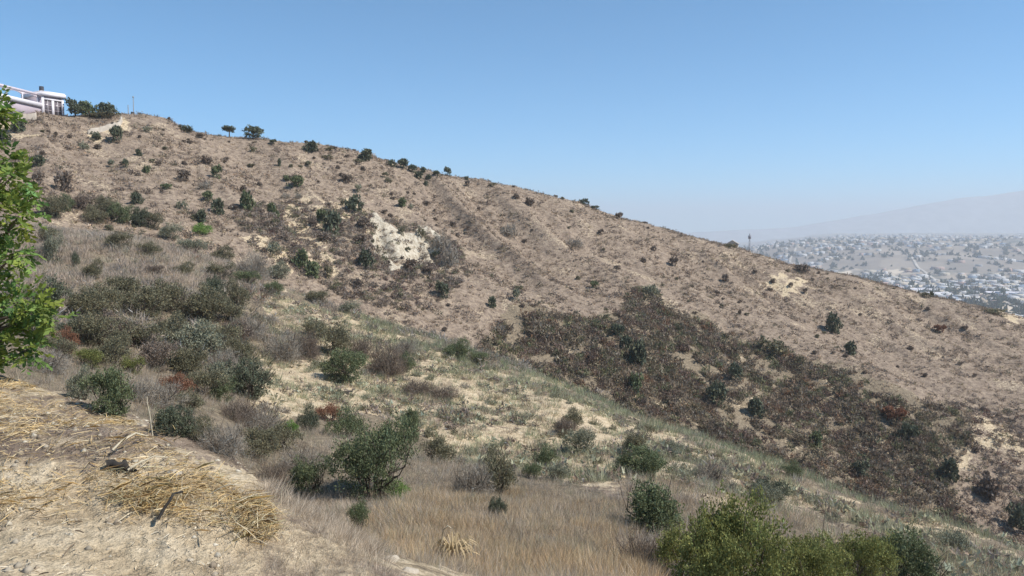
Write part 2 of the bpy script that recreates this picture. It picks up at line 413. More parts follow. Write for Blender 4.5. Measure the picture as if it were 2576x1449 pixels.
def cloud(nc, per, leaf, aspect=0.5, shell=0.45, flat=0.25, csize=0.22, r=rng, up=0.4, tri=False, lobes=None):
    """clumps of leaf blades through a rounded, uneven crown"""
    d = unit(r.normal(size=(nc, 3))); d[:, 2] = np.abs(d[:, 2]) * 1.0 - flat * r.random(nc)
    ph = np.arctan2(d[:, 1], d[:, 0]); o = r.random(4) * 6
    rad = (shell + (1 - shell) * r.random(nc) ** 0.6) * (0.82 + 0.14 * np.sin(ph * 2 + o[0]) + 0.12 * np.sin(ph * 3 + o[1]) + 0.1 * np.sin(d[:, 2] * 4 + o[2]))
    c = d * rad[:, None]; c[:, 2] = np.abs(c[:, 2]) * 0.86 + 0.06
    if lobes:
        la = r.random(lobes) * 6.28; lr = 0.62 * np.sqrt(r.random(lobes)); ls = 0.26 + 0.2 * r.random(lobes)
        lc = np.stack([np.cos(la) * lr, np.sin(la) * lr, 0.2 + (0.62 - 0.5 * lr ** 2) * r.random(lobes) ** .7], -1)
        k_ = r.choice(lobes, nc, p=ls ** 2 / (ls ** 2).sum()); dd = unit(r.normal(size=(nc, 3))); dd[:, 2] = np.abs(dd[:, 2]) - .35 * r.random(nc)
        c = lc[k_] + dd * (ls[k_] * (0.55 + .55 * r.random(nc)))[:, None]
        low = r.random(nc) < .14                      # a thin skirt down to the ground
        c[low] = np.stack([np.cos(ph[low]) * .7 * rad[low], np.sin(ph[low]) * .7 * rad[low], .3 * r.random(low.sum())], -1)
        c[:, 2] = np.maximum(c[:, 2], .03)
    n = nc * per
    p = np.repeat(c, per, 0) + unit(r.normal(size=(n, 3))) * (csize * r.random((n, 1)) ** 0.5) * np.array([1, 1, .8])
    p[:, 2] = np.maximum(p[:, 2], 0.01)
    out = unit(p - np.array([0, 0, .3]))
    ax = unit(r.normal(size=(n, 3)) + out * 0.7 + np.array([0, 0, up]))
    sd_ = unit(np.cross(ax, r.normal(size=(n, 3))))
    L_ = leaf * (0.6 + 0.8 * r.random((n, 1))); Wd = L_ * aspect
    br = np.repeat(0.72 + 0.56 * r.random(nc), per)[:, None] * (0.75 + 0.5 * r.random((n, 1)))
    hue = r.normal(0, .07, (n, 1)); br = br * np.concatenate([1 + hue, np.ones((n, 1)), 1 - hue], 1)
    if tri:
        Vv = np.stack([p - sd_ * Wd * .5, p + sd_ * Wd * .5, p + ax * L_], 1); k = 3
    else:
        Vv = np.stack([p - ax * L_ * .5, p + sd_ * Wd * .5, p + ax * L_ * .5, p - sd_ * Wd * .5], 1); k = 4
    return Vv.reshape(-1, 3), np.arange(n * k).reshape(n, k), np.repeat(br, k, 0)

def tubes(paths, sides=5):
    """tapering branches; paths = list of (points Nx3, r0, r1)"""
    VV, FF, o = [], [], 0
    for pts, r0, r1 in paths:
        pts = np.asarray(pts, float); n = len(pts)
        tg = unit(np.gradient(pts, axis=0)); ref = np.array([0.31, 0.2, 0.93]); 
        u = unit(np.cross(tg, ref)); w = np.cross(tg, u); rr = np.linspace(r0, r1, n)
        a = np.arange(sides) * 2 * np.pi / sides
        ring = pts[:, None] + rr[:, None, None] * (np.cos(a)[None, :, None] * u[:, None] + np.sin(a)[None, :, None] * w[:, None])
        VV.append(ring.reshape(-1, 3))
        for i in range(n - 1):
            for j in range(sides):
                FF.append((o + i * sides + j, o + i * sides + (j + 1) % sides, o + (i + 1) * sides + (j + 1) % sides, o + (i + 1) * sides + j))
        o += n * sides
    return np.concatenate(VV), np.array(FF)

def stems_unit(n=14, r0=0.03, r=rng, sub=2, top=0.8):
    paths = []
    for i in range(n):
        a = r.random() * 6.28; e = np.array([math.cos(a), math.sin(a), 0]) * (0.35 + .5 * r.random()); h = top * (0.6 + .4 * r.random())
        p0 = np.array([math.cos(a), math.sin(a), 0]) * .08 + np.array([0, 0, -0.12])
        p3 = e + np.array([0, 0, h]); p1 = p0 * .66 + p3 * .34 + r.normal(0, .05, 3) + np.array([0, 0, .08]); p2 = p0 * .33 + p3 * .67 + r.normal(0, .05, 3)
        paths.append(([p0, p1, p2, p3], r0, r0 * .3))
        for k in range(sub):
            t = p1 if k == 0 else p2; e2 = t + r.normal(0, .2, 3) + np.array([0, 0, .28])
            paths.append(([t, (t + e2) / 2 + r.normal(0, .03, 3), e2], r0 * .5, r0 * .15))
    return tubes(paths, 4)

def scatter(name, protos, pos, size, height, color, material=None, tilt=0.12, label=None, cat=None, tilt_to=None):
    """one mesh of uncountable ground cover from several prototypes (all with the same face size)"""
    n = len(pos); pick = rng.integers(0, len(protos), n); VV, FF, CC, o = [], [], [], 0
    for k, (pv, pf, pc) in enumerate(protos):
        m = np.where(pick == k)[0]
        if len(m) == 0: continue
        a = rng.random(len(m)) * 2 * np.pi; ca, sa = np.cos(a), np.sin(a)
        sx = np.broadcast_to(size, n)[m]; sz = np.broadcast_to(height, n)[m]
        x = (pv[None, :, 0] * ca[:, None] - pv[None, :, 1] * sa[:, None]) * sx[:, None]
        y = (pv[None, :, 0] * sa[:, None] + pv[None, :, 1] * ca[:, None]) * sx[:, None]
        z = pv[None, :, 2] * sz[:, None]
        t = rng.normal(0, tilt, (len(m), 2)); x = x + z * t[:, :1]; y = y + z * t[:, 1:]
        v = np.stack([x, y, z], -1) + pos[m][:, None, :] - np.array([0, 0, .03])
        VV.append(v.reshape(-1, 3)); FF.append((pf[None] + (np.arange(len(m)) * len(pv))[:, None, None] + o).reshape(-1, pf.shape[1]))
        CC.append((pc[None] * color[m][:, None, :]).reshape(-1, 3)); o += len(m) * len(pv)
    ob = obj(name, mesh_np(name, np.concatenate(VV), np.concatenate(FF), np.concatenate(CC)), material or M_stuff)
    return tag(ob, label, cat, kind='stuff')

def colors(n, pal, jitter=0.15, w=None):
    pal = np.array(pal); i = rng.choice(len(pal), n, p=w); return pal[i] * (1 + rng.normal(0, jitter, (n, 1)))

# ------------------------------------------------------------------ ground cover
T_thin = [blades(22, 0.07, 0.6, 0.9) for _ in range(6)]
T_far = [blades(14, 0.24, 0.6, 0.8) for _ in range(6)]
T_mound = [cloud(10, 3, 0.42, 0.5, 0.5, csize=.3, tri=True) for _ in range(6)]
T_brush = [cloud(21, 4, 0.30, 0.5, 0.45, csize=.26, tri=True) for _ in range(6)]
T_twig = [cloud(20, 4, 0.40, 0.14, 0.3, csize=.25, up=1.2, tri=True) for _ in range(5)]

TAN = (0.48, 0.38, 0.275); TAN2 = (0.40, 0.305, 0.225); GBR = (0.25, 0.20, 0.165); DBR = (0.19, 0.148, 0.12); SAGE = (0.33, 0.33, 0.225); OLV = (0.19, 0.18, 0.11)
RED = (0.54, 0.345, 0.19); MAR = (0.165, 0.105, 0.09); GREY = (0.38, 0.335, 0.29); STRAW = (0.68, 0.51, 0.25)

fhill = (fS > 7.0) & (fS < 10.6)
bare = np.clip(np.maximum(tf[:, 2], tf[:, 0] * (fS > 7)), 0, 1)
dens = fhill * (1 - 0.93 * bare) * (1 - 0.8 * inpoly(fjx, fjy, dark_poly)) * np.clip(0.8 + fn * 1.4, 0.1, 2)
pos, f = sample(22000, dens); sz = 0.18 + 0.34 * rng.random(len(pos)) ** 2
scatter('hillside_tussocks', T_far, pos, sz, sz * 1.0, colors(len(pos), [TAN, TAN2, GBR, (0.42, .34, .22)], w=[.26, .36, .28, .10]), label='dry tan grass tussocks covering the far hillside', cat='grass')
pos, f = sample(7500, fhill * (1 - 0.8 * bare) * (1 - .9 * inpoly(fjx, fjy, dark_poly)) * np.clip(0.45 + fn * 2.2, 0.03, 2)); sz = 0.28 + 0.5 * rng.random(len(pos)) ** 2.2
scatter('hillside_scrub', T_mound, pos, sz, sz * .9, colors(len(pos), [GBR, DBR, (0.17, .15, .10), TAN2], w=[.42, .2, .13, .25]), label='low grey brown scrub dotted over the far hillside', cat='scrub')
# rougher scrub about the gully and the pale scarp
gp = [(560, 520), (720, 500), (940, 540), (1140, 590), (1180, 700), (1080, 780), (900, 770), (760, 700), (640, 620)]
pos, f = sample(2000, fhill * inpoly(fjx, fjy, gp) * np.clip(1 - 1.0 * tf[:, 2], .03, 1) * np.clip(1 - .35 * tf[:, 0], 0, 1)); sz = 0.3 + 0.55 * rng.random(len(pos)) ** 2
scatter('gully_scrub', T_brush, pos, sz, sz * 1.0, colors(len(pos), [GBR, DBR, MAR, OLV, (0.29, .24, .19)], w=[.3, .16, .08, .18, .28]), label='brown and olive scrub about the pale scarp and gully', cat='scrub')
# dark brush
trail = (np.abs(vnoise(FC[:, 0] / 7.0, FC[:, 1] / 9.0)) > .018) & (np.abs(vnoise(FC[:, 0] / 6.0 + 31, FC[:, 1] / 8.0)) > .014)
dk = trail * (fS > 6.6) & (fS < 10) & inpoly(fjx, fjy, dark_poly)
pos, f = sample(5300, dk * np.clip(0.9 + 1.5 * fn, 0.12, 2)); sz = 0.42 + 0.72 * rng.random(len(pos)) ** 1.8
scatter('dark_brush', T_brush, pos, sz, sz * 1.25, colors(len(pos), [(0.20, .138, .108), (0.215, .165, .122), (0.275, .225, .17), (0.215, .18, .12), (0.18, .178, .10), (0.24, .15, .095)], w=[.13, .3, .2, .16, .16, .05]), label='dense dark maroon and brown brush filling the far gully slope', cat='brush')
pos, f = sample(900, dk * 1.0); sz = 0.3 + 0.4 * rng.random(len(pos))
scatter('dark_brush_grass', T_far, pos, sz, sz, colors(len(pos), [TAN, (0.45, .37, .25), GREY]), label='pale grass in the gaps of the dark brush', cat='grass')
# brown slope low right beyond the spur
pr = [(2380, 1010), (2576, 1050), (2840, 1150), (2840, 1680), (2450, 1449), (2420, 1250), (2470, 1150)]
pos, f = sample(1000, (fS > 6.6) & (fS < 9) & inpoly(fjx, fjy, pr)); sz = 0.35 + 0.5 * rng.random(len(pos)) ** 1.5
scatter('gully_floor_scrub', T_brush, pos, sz, sz, colors(len(pos), [GBR, DBR, MAR, TAN2, OLV], w=[.35, .2, .1, .25, .1]), label='brown scrub beside the sandy track low on the far slope', cat='scrub')
# the spur: tufts on sand
spm = (fS > 3.6) & (fS < 6.5) & (tf[:, 0] > 0.1)
pos, f = sample(7600, spm * np.clip(0.75 + 1.3 * fn, 0.2, 2)); sz = 0.16 + 0.26 * rng.random(len(pos)) ** 1.6
scatter('spur_tufts', T_thin, pos, sz, sz * 1.3, colors(len(pos), [SAGE, (0.34, .36, .22), TAN, GBR, (0.46, .40, .25)], w=[.28, .3, .16, .1, .16]), label='grey green and tan tufts dotted over the sandy spur', cat='grass')
pos, f = sample(2200, spm * np.clip(0.4 + 2.0 * fn, 0.05, 2)); sz = 0.2 + 0.34 * rng.random(len(pos)) ** 2
scatter('spur_scrub', T_mound, pos, sz, sz * .9, colors(len(pos), [SAGE, GBR, (0.3, .28, .19), DBR], w=[.38, .3, .22, .1]), label='small grey scrub between the tufts on the sandy spur', cat='scrub')
# green fringe along the spur crest
fr = (fS > 5.72) & (fS < 6.25) & (fDX > 900)
pos, f = sample(1100, fr * np.clip(.8 + fn, .2, 2)); sz = 0.25 + 0.3 * rng.random(len(pos))
scatter('crest_grass', T_thin, pos, sz, sz * 1.4, colors(len(pos), [(0.32, .34, .21), SAGE, (0.26, .29, .17)]), label='grey green grass fringe along the crest of the spur', cat='grass')
# brushy slope, mid left: pinkish dry grass and undergrowth
ms = (fS > 2.9) & (fS < 7.2) & (tf[:, 0] < 0.12)
up_ = inpoly(fjx, fjy, [(-260, 520), (250, 540), (560, 620), (700, 720), (560, 730), (340, 720), (160, 720), (-260, 760)])
pos, f = sample(6500, ms * (up_ + .0) * (1.0 + fn)); sz = 0.25 + 0.3 * rng.random(len(pos))
scatter('slope_grass', T_thin, pos, sz, sz * 1.2, colors(len(pos), [(0.52, .42, .33), (0.46, .37, .29), GREY, (0.38, .35, .25)], w=[.4, .3, .15, .15]), label='tall pinkish dry grass on the upper brushy slope', cat='grass')
UG = [TAN, GREY, (0.34, .29, .24), (0.40, .31, .22), (0.29, .28, .19)]
T_fine = [blades(30, 0.03, 0.8, 1.0) for _ in range(8)]
pos, f = sample(5500, ms * (1 - .75 * up_) * (fR > 30) * (1.0 + fn)); sz = 0.16 + 0.26 * rng.random(len(pos))
scatter('undergrowth', T_thin, pos, sz, sz * 1.15, colors(len(pos), UG, w=[.2, .22, .2, .16, .22]), label='dry tangled undergrowth between the thicket shrubs', cat='undergrowth')
pos, f = sample(5600, ms * (fR <= 30.5) * np.where(fR < 15, .35, 1) * (1.0 + fn)); sz = 0.13 + 0.2 * rng.random(len(pos))
scatter('near_undergrowth', T_fine, pos, sz, sz * 1.0, colors(len(pos), UG, w=[.22, .2, .2, .18, .2]), label='dry grass and weeds between the nearer shrubs', cat='undergrowth')
pos, f = sample(1900, ms * (1 - .85 * up_) * (fR > 30) * (fDX < 1350) * np.clip(.6 + 2 * fn, .05, 2)); sz = 0.28 + 0.5 * rng.random(len(pos)) ** 2
scatter('twiggy_scrub', T_twig, pos, sz, sz * 1.2, colors(len(pos), [GREY, (0.31, .26, .22), (0.26, .23, .17), OLV, (0.31, .21, .16)], w=[.3, .26, .2, .14, .1]), label='grey twiggy scrub filling in between the shrubs', cat='scrub')
# reddish grass at the foot of the picture, grey grass beside the pad
G_near = [blades(24, 0.035, 0.8, 0.95) for _ in range(8)]
rg = inpoly(fjx, fjy, [(880, 1290), (1060, 1250), (1380, 1230), (1560, 1280), (1640, 1460), (1700, 1680), (700, 1680), (820, 1400)]) & (fS > 1.9) & (fS < 4.6) & (fR > 3.4)
pos, f = sample(7200, rg * np.clip(.8 + 1.4 * fn + 1.2 * vnoise(FC[:, 0] * 1.4, FC[:, 1] * 1.4), .08, 2)); sz = (0.09 + 0.15 * rng.random(len(pos))) * (1 + .6 * fn[f]) * np.clip(fR[f] / 9, .45, 1)
scatter('reddish_grass', G_near, pos, sz, sz * 1.25, np.where((fn[f] + .25 * rng.normal(size=len(f)) > .0)[:, None], colors(len(pos), [(0.54, .375, .21), (0.60, .47, .29), (0.46, .33, .20)]), colors(len(pos), [TAN, (0.56, .46, .34), (0.46, .37, .28), GREY, (0.36, .33, .22)])), label='reddish dry grass on the slope below the camera', cat='grass')
gg = inpoly(fjx, fjy, [(560, 1240), (720, 1215), (900, 1280), (900, 1330), (980, 1449), (1000, 1680), (420, 1680), (520, 1420), (640, 1340)]) & (fS > 1.2) & (fS < 4.4) & (fR > 2.4)
pos, f = sample(5200, gg * np.where(fR < 6, 3.0, 1)); sz = (0.10 + 0.11 * rng.random(len(pos))) * np.clip(fR[f] / 8, .45, 1)
scatter('grey_grass', G_near, pos, sz, sz * .9, colors(len(pos), [(0.56, .475, .37), (0.50, .41, .31), (0.42, .33, .24)]), label='pale grey matted dry grass beside the dirt pad', cat='grass')
rr_ = (fS > 1.9) & (fS < 4.4) & (fDX > 1560) & (fR > 10)
pos, f = sample(2600, rr_ * 1.0); sz = 0.16 + 0.2 * rng.random(len(pos))
scatter('right_slope_grass', G_near, pos, sz, sz * 1.2, colors(len(pos), [(0.46, .38, .27), GREY, (0.4, .30, .21)]), label='dry grass about the green bushes at lower right', cat='grass')

# straw lying on the pad
def straws(n, dens, lmin, lmax, w, lift, pal, name, label):
    pos, f = sample(n, dens)
    a = rng.random(n) * 2 * np.pi; el = rng.normal(0, .22, n) + .06; L_ = lmin + (lmax - lmin) * rng.random(n) ** 2
    d = np.stack([np.cos(a) * np.cos(el), np.sin(a) * np.cos(el), np.sin(el)], -1)
    s = unit(np.cross(d, np.array([0, 0, 1.0]) + rng.normal(0, .6, (n, 3)))) * (w * (0.6 + .8 * rng.random((n, 1))))
    base = pos + np.array([0, 0, .008]) + np.array([0, 0, 1]) * (np.abs(rng.normal(0, lift, (n, 1))))
    bow = np.array([0, 0, 1]) * (L_ * .10 * rng.random(n))[:, None]
    p0, p2 = base - d * L_[:, None] * .5, base + d * L_[:, None] * .5; p1 = base + bow
    Vv = np.stack([p0 - s * .5, p0 + s * .5, p1 + s * .5, p2 + s * .3, p2 - s * .3, p1 - s * .5], 1).reshape(-1, 3)
    ob = obj(name, mesh_np(name, Vv, np.arange(n * 6).reshape(n, 6), np.repeat(colors(n, pal, .2), 6, 0)), M_stuff)
    return tag(ob, label, 'straw', kind='stuff')
padm = (fS < 2.6) & (fR > 1.5) & (fDX < 900)
straw_m = padm * inpoly(fjx, fjy, [(-260, 900), (0, 950), (330, 1060), (700, 1310), (560, 1330), (330, 1300), (120, 1300), (0, 1300), (-260, 1300)])
straws(25000, straw_m * np.clip(.7 + 2.2 * vnoise(FC[:, 0] * 1.6 + 8, FC[:, 1] * 1.6) + fn, .08, 2), .02, .17, .0038, .012, [(0.70, .51, .25), (0.72, .57, .33), (0.62, .45, .22), (0.46, .33, .18), (0.74, .64, .45)], 'straw_litter', 'cut golden straw strewn over the dirt pad')
heap = padm * np.clip(.6 + 2.6 * vnoise(FC[:, 0] * 2.2, FC[:, 1] * 2.2), .12, 2) * np.maximum(inpoly(fjx, fjy, [(190, 1110), (400, 1080), (540, 1190), (560, 1260), (400, 1290), (240, 1250)]), 1.3 * inpoly(fjx, fjy, [(360, 1240), (560, 1200), (690, 1290), (700, 1360), (600, 1360), (450, 1310)]))
straws(17000, heap * 1.0, .04, .24, .003, .04, [STRAW, (0.62, .44, .2), (0.50, .36, .19), (0.36, .26, .15), (0.46, .41, .24), (0.68, .58, .40)], 'straw_heap', 'tangled heap of cut straw and stalks on the pad rim')
straws(2200, padm * (fDY > 1240) * (fDX < 560), .01, .07, .004, .003, [(0.6, .5, .34), (0.45, .35, .23), (0.72, .64, .5)], 'chaff', 'short chaff and bark scraps on the bare dirt')
straws(380, padm * (fDY > 1180) * np.clip(.2 + 2.5 * fn, 0, 2) * (fDX < 700), .02, .12, .007, .012, [(0.12, .09, .06), (0.2, .15, .1)], 'twig_litter', 'dark broken twigs lying in the straw')
# pebbles
def pebble_proto(r):
    v = np.array([(1, 0, 0), (-1, 0, 0), (0, 1, 0), (0, -1, 0), (0, 0, 1), (0, 0, -.6)], float) * (0.7 + .5 * r.random((6, 1)))
    f_ = np.array([(0, 2, 4), (2, 1, 4), (1, 3, 4), (3, 0, 4), (2, 0, 5), (1, 2, 5), (3, 1, 5), (0, 3, 5)]); return v, f_, np.ones((6, 3))
pos, f = sample(2600, padm * (fDX < 620) * (fDY > 1000)); sz = 0.006 + 0.03 * rng.random(len(pos)) ** 4
scatter('pebbles', [pebble_proto(rng) for _ in range(5)], pos + [0, 0, .03], sz, sz * .7, colors(len(pos), [(0.5, .43, .33), (0.6, .54, .43), (0.4, .32, .23)]), label='small pale pebbles in the bare dirt', cat='pebbles')

# ------------------------------------------------------------------ bushes, one object each
def as_mesh(name, p): return mesh_np(name, *p)
FAR = {'round': [as_mesh('far_bush', cloud(120, 6, 0.2, 0.65, 0.5, csize=.2, lobes=9)) for _ in range(5)],
       'open': [as_mesh('far_open_bush', cloud(90, 6, 0.18, 0.55, 0.3, csize=.22, lobes=8)) for _ in range(4)],
       'twig': [as_mesh('far_twig_bush', cloud(110, 6, 0.30, 0.16, 0.3, csize=.25, up=1.0, tri=True)) for _ in range(3)]}
NEAR = {'leafy': [as_mesh('foliage', cloud(360, 26, 0.055, 0.5, 0.45, csize=.13, lobes=13)) for _ in range(4)],
        'oak': [as_mesh('foliage', cloud(620, 34, 0.034, 0.55, 0.5, csize=.10, lobes=17)) for _ in range(2)],
        'loose': [as_mesh('foliage', cloud(280, 18, 0.07, 0.4, 0.25, csize=.16, up=.8, lobes=10)) for _ in range(4)],
        'twig': [as_mesh('twigs', cloud(240, 18, 0.20, 0.045, 0.2, csize=.22, up=.8, tri=True)) for _ in range(4)]}
STEM = [as_mesh('stems', (*stems_unit(12, .022), None)) for _ in range(4)]

ORD = ['first', 'second', 'third', 'fourth', 'fifth', 'sixth', 'seventh', 'eighth', 'ninth', 'tenth', 'eleventh', 'twelfth', 'thirteenth', 'fourteenth', 'fifteenth', 'sixteenth', 'seventeenth', 'eighteenth', 'nineteenth', 'twentieth']
WORD = {'dark': 'dark green', 'green': 'green', 'bright': 'bright green', 'olive': 'olive', 'yellow': 'yellow green', 'sage': 'grey green', 'brown': 'dark brown', 'rust': 'rust brown', 'grey': 'bare grey'}
cnt = {}
def pickm(lst, key):
    cnt[key] = cnt.get(key, -1) + 1; return lst[cnt[key] % len(lst)]

def place(x, y, w, h):
    l = hit(x, min(y, 1448) if y <= 1449 else y)
    R = math.hypot(l.x, l.y); s = (l.y * CP - l.z * SP) / (FPX * K)
    return l, w * s, h * s

def far_zone(zone, group, items, catg='bush'):
    items = sorted(items, key=lambda t: t[1]); n = len(items)
    for i, it in enumerate(items):
        c, x, y, w, h = it[:5]; shape = it[5] if len(it) > 5 and it[5] else ('twig' if c == 'grey' else 'open' if c in ('olive', 'sage') else 'round')
        lab = it[6] if len(it) > 6 else None
        l, ww, hh = place(x, y, w, h)
        o = obj('bush', pickm(FAR[shape], shape), M_leaf[c])
        o.location = (l.x, l.y, l.z - 0.06 * hh); o.rotation_euler = (0, 0, random.random() * 6.28)
        o.scale = (ww * .56, ww * .56 * random.uniform(.8, 1.1), hh * 1.1)
        if n == 1: where = ''
        elif i == 0: where = ', leftmost there'
        elif i == n - 1: where = ', rightmost there'
        else: where = ', %s from left there' % ORD[i]
        size = 'small ' if w < 22 else 'large ' if w > 44 else ''
        tag(o, lab or '%s%s bush %s%s' % (size, WORD[c], zone, where), catg, group)

far_zone('on the slope just below the house', 'bushes below the house', [
    ('dark', 50, 331, 44, 32), ('dark', 15, 363, 44, 36), ('dark', 92, 419, 42, 28), ('brown', 160, 482, 56, 46), ('brown', 97, 467, 32, 32),
    ('sage', 211, 376, 30, 18), ('brown', 246, 374, 24, 11)])
far_zone('by the pale ruined wall', 'bushes at the ruined wall', [
    ('dark', 240, 351, 28, 19), ('dark', 289, 356, 38, 40, None, 'tall dark green bush in front of the pale ruined wall'), ('sage', 370, 333, 26, 14), ('olive', 262, 297, 60, 16, None, 'grey olive bush on the bank above the pale ruined wall')])
far_zone('on the slope right of the house', 'bushes on the upper left slope', [
    ('dark', 351, 392, 20, 17), ('sage', 279, 421, 26, 18), ('dark', 316, 422, 19, 20), ('green', 370, 435, 23, 18), ('brown', 396, 416, 22, 11),
    ('brown', 517, 412, 29, 20), ('brown', 459, 454, 42, 25), ('green', 543, 448, 32, 28), ('green', 418, 475, 33, 12), ('grey', 512, 474, 40, 22),
    ('dark', 347, 512, 36, 27, 'round'), ('green', 520, 505, 30, 25), ('dark', 547, 539, 46, 36), ('brown', 612, 484, 24, 18), ('dark', 505, 560, 40, 32), ('sage', 460, 530, 34, 26)])
far_zone('on the upper skyline', 'bushes along the skyline', [
    ('dark', 466, 331, 36, 16), ('brown', 507, 347, 26, 12), ('dark', 685, 363, 20, 11), ('dark', 781, 381, 52, 24), ('dark', 915, 402, 48, 27, 'round'), ('olive', 830, 379, 26, 9)])
far_zone('in the skyline clump', 'bushes in the skyline clump', [
    ('dark', 985, 419, 26, 17), ('dark', 1012, 423, 32, 24), ('dark', 1038, 434, 28, 18), ('dark', 1064, 434, 22, 14), ('dark', 1050, 448, 28, 15), ('dark', 1078, 451, 18, 12), ('dark', 1100, 443, 22, 14), ('dark', 1127, 443, 24, 20), ('dark', 1174, 453, 14, 9)])
far_zone('on the open slope under the skyline', 'bushes on the upper middle slope', [
    ('olive', 636, 382, 24, 12), ('olive', 826, 401, 36, 12), ('olive', 900, 410, 34, 10), ('dark', 703, 418, 12, 19), ('olive', 775, 420, 24, 14), ('green', 743, 469, 42, 28), ('green', 720, 455, 18, 14),
    ('brown', 874, 458, 30, 18), ('sage', 901, 483, 28, 18), ('brown', 915, 429, 16, 10), ('olive', 968, 447, 22, 13), ('olive', 977, 459, 22, 12), ('dark', 1071, 467, 14, 12), ('brown', 1175, 469, 14, 14),
    ('green', 1012, 519, 30, 21), ('sage', 1033, 526, 16, 12), ('brown', 1071, 516, 22, 11), ('olive', 1240, 470, 18, 10)])
far_zone('above and beside the pale bare patch', 'bushes about the pale bare patch', [
    ('dark', 893, 532, 44, 40), ('olive', 866, 517, 20, 18), ('grey', 718, 498, 30, 14), ('grey', 750, 498, 24, 16), ('green', 622, 529, 50, 44), ('green', 690, 549, 38, 38), ('olive', 695, 567, 28, 16),
    ('dark', 832, 586, 56, 52), ('green', 812, 560, 34, 34), ('brown', 787, 567, 28, 22), ('brown', 815, 606, 40, 18), ('brown', 842, 613, 25, 16)])
far_zone('about the white scarp', 'bushes about the white scarp', [
    ('dark', 922, 672, 58, 42), ('brown', 915, 577, 42, 28), ('brown', 905, 612, 40, 22), ('grey', 1112, 622, 52, 40), ('dark', 1098, 647, 24, 16), ('grey', 1132, 664, 40, 56), ('brown', 1040, 674, 58, 22),
    ('olive', 1010, 593, 18, 20), ('olive', 1058, 596, 22, 24), ('olive', 950, 634, 11, 16), ('olive', 1025, 634, 18, 12), ('brown', 1140, 570, 20, 12), ('brown', 984, 545, 20, 8)])
far_zone('in the gully left of the white scarp', 'bushes in the gully', [
    ('green', 757, 670, 46, 40), ('green', 785, 697, 46, 38), ('olive', 826, 700, 28, 30), ('sage', 690, 640, 40, 30), ('brown', 900, 720, 34, 18), ('dark', 1115, 747, 36, 34), ('brown', 1080, 690, 40, 22)])
far_zone('right of the white scarp', 'bushes on the right bare slope', [
    ('grey', 1280, 592, 44, 36), ('brown', 1330, 517, 30, 20), ('brown', 1300, 499, 24, 12), ('grey', 1440, 619, 54, 22), ('brown', 1510, 590, 16, 12), ('brown', 1645, 630, 16, 12), ('brown', 1695, 668, 20, 22),
    ('green', 1495, 724, 22, 18), ('sage', 1300, 758, 40, 30), ('dark', 1238, 773, 28, 25), ('brown', 1555, 678, 22, 10), ('brown', 1825, 708, 22, 17), ('brown', 1805, 744, 15, 12), ('brown', 1620, 660, 22, 12), ('brown', 1860, 790, 14, 12)])
far_zone('on the lower skyline towards the city', 'bushes on the lower skyline', [
    ('dark', 1470, 515, 36, 15), ('dark', 1497, 526, 26, 9), ('brown', 1557, 552, 22, 16), ('olive', 1840, 625, 40, 12), ('brown', 2020, 684, 44, 18), ('olive', 2330, 748, 30, 12), ('dark', 2345, 745, 16, 14), ('olive', 2500, 790, 60, 12)])
far_zone('on the far right slope', 'bushes on the far right slope', [
    ('dark', 2097, 835, 54, 44, None, 'large round dark bush standing alone on the far right slope'), ('dark', 2140, 893, 38, 34), ('rust', 2365, 834, 26, 18), ('brown', 1945, 712, 14, 12), ('brown', 1988, 722, 14, 12), ('brown', 2025, 738, 14, 12), ('brown', 2290, 880, 20, 10)])
far_zone('rising out of the dark brush', 'bushes in the dark brush', [
    ('dark', 1600, 915, 70, 58), ('dark', 1570, 880, 40, 34), ('dark', 1850, 960, 44, 40), ('dark', 1797, 1015, 62, 54), ('dark', 1905, 1045, 54, 42), ('green', 1600, 985, 44, 46), ('dark', 1555, 845, 40, 28), ('sage', 1635, 750, 50, 30), ('olive', 1930, 890, 90, 40), ('dark', 2165, 1200, 50, 40), ('dark', 2385, 1208, 62, 50), ('dark', 2290, 1110, 50, 40), ('green', 2050, 1120, 50, 36), ('rust', 2250, 1060, 60, 40), ('brown', 2480, 1250, 70, 50), ('dark', 2560, 1330, 60, 60)])

def tufts(n, dens, name, meshes, mats, s0, s1, label, cat, group):
    pos, f = sample(n, dens); wrng = rng.random((n, 3))
    for p, w in zip(pos, wrng):
        o = obj(name, meshes[int(w[0] * len(meshes)) % len(meshes)], M_leaf[mats[int(w[1] * len(mats)) % len(mats)]])
        k = s0 + (s1 - s0) * w[2]; o.location = (p[0], p[1], p[2] - .03); o.rotation_euler = (0, 0, w[0] * 40); o.scale = (k, k, k * 1.05)
        tag(o, label, cat, group)
vis = (fDX > 20) & (fDX < 2560) & (fDY < 1430)
tufts(150, spm * vis * (fS < 6.0), 'grass_tuft', [as_mesh('grass_tuft', cloud(60, 7, 0.26, 0.2, 0.1, csize=.22, up=1.6, tri=True)) for _ in range(3)], ['sage', 'sage', 'olive', 'grey'], .28, .48, 'rounded grey green tuft on the pale sandy spur', 'tuft', 'tufts on the sandy spur')
tufts(200, fhill * vis * (1 - .7 * bare) * (1 - inpoly(fjx, fjy, dark_poly)), 'tussock', FAR['round'], ['brown', 'brown', 'olive', 'brown'], .32, .62, 'small round brown tussock on the far hillside', 'tussock', 'small brown tussocks on the far hillside')

def shrub(x, y, w, h, c, shape, label, group, cat='shrub', stem=M_bark):
    l, ww, hh = place(x, y, w, h)
    e = empty('shrub', (l.x, l.y, l.z - .03 * hh), random.random() * 6.28); k_ = .58 if shape == 'oak' else .63; e.scale = (ww * k_, ww * k_, hh * (1.02 if shape == 'oak' else 1.15))
    fo = obj('foliage' if shape != 'twig' else 'twigs', pickm(NEAR[shape], 'n' + shape), M_leaf[c], e)
    obj('stems', pickm(STEM, 'stem'), stem, e)
    return tag(e, label, cat, group)

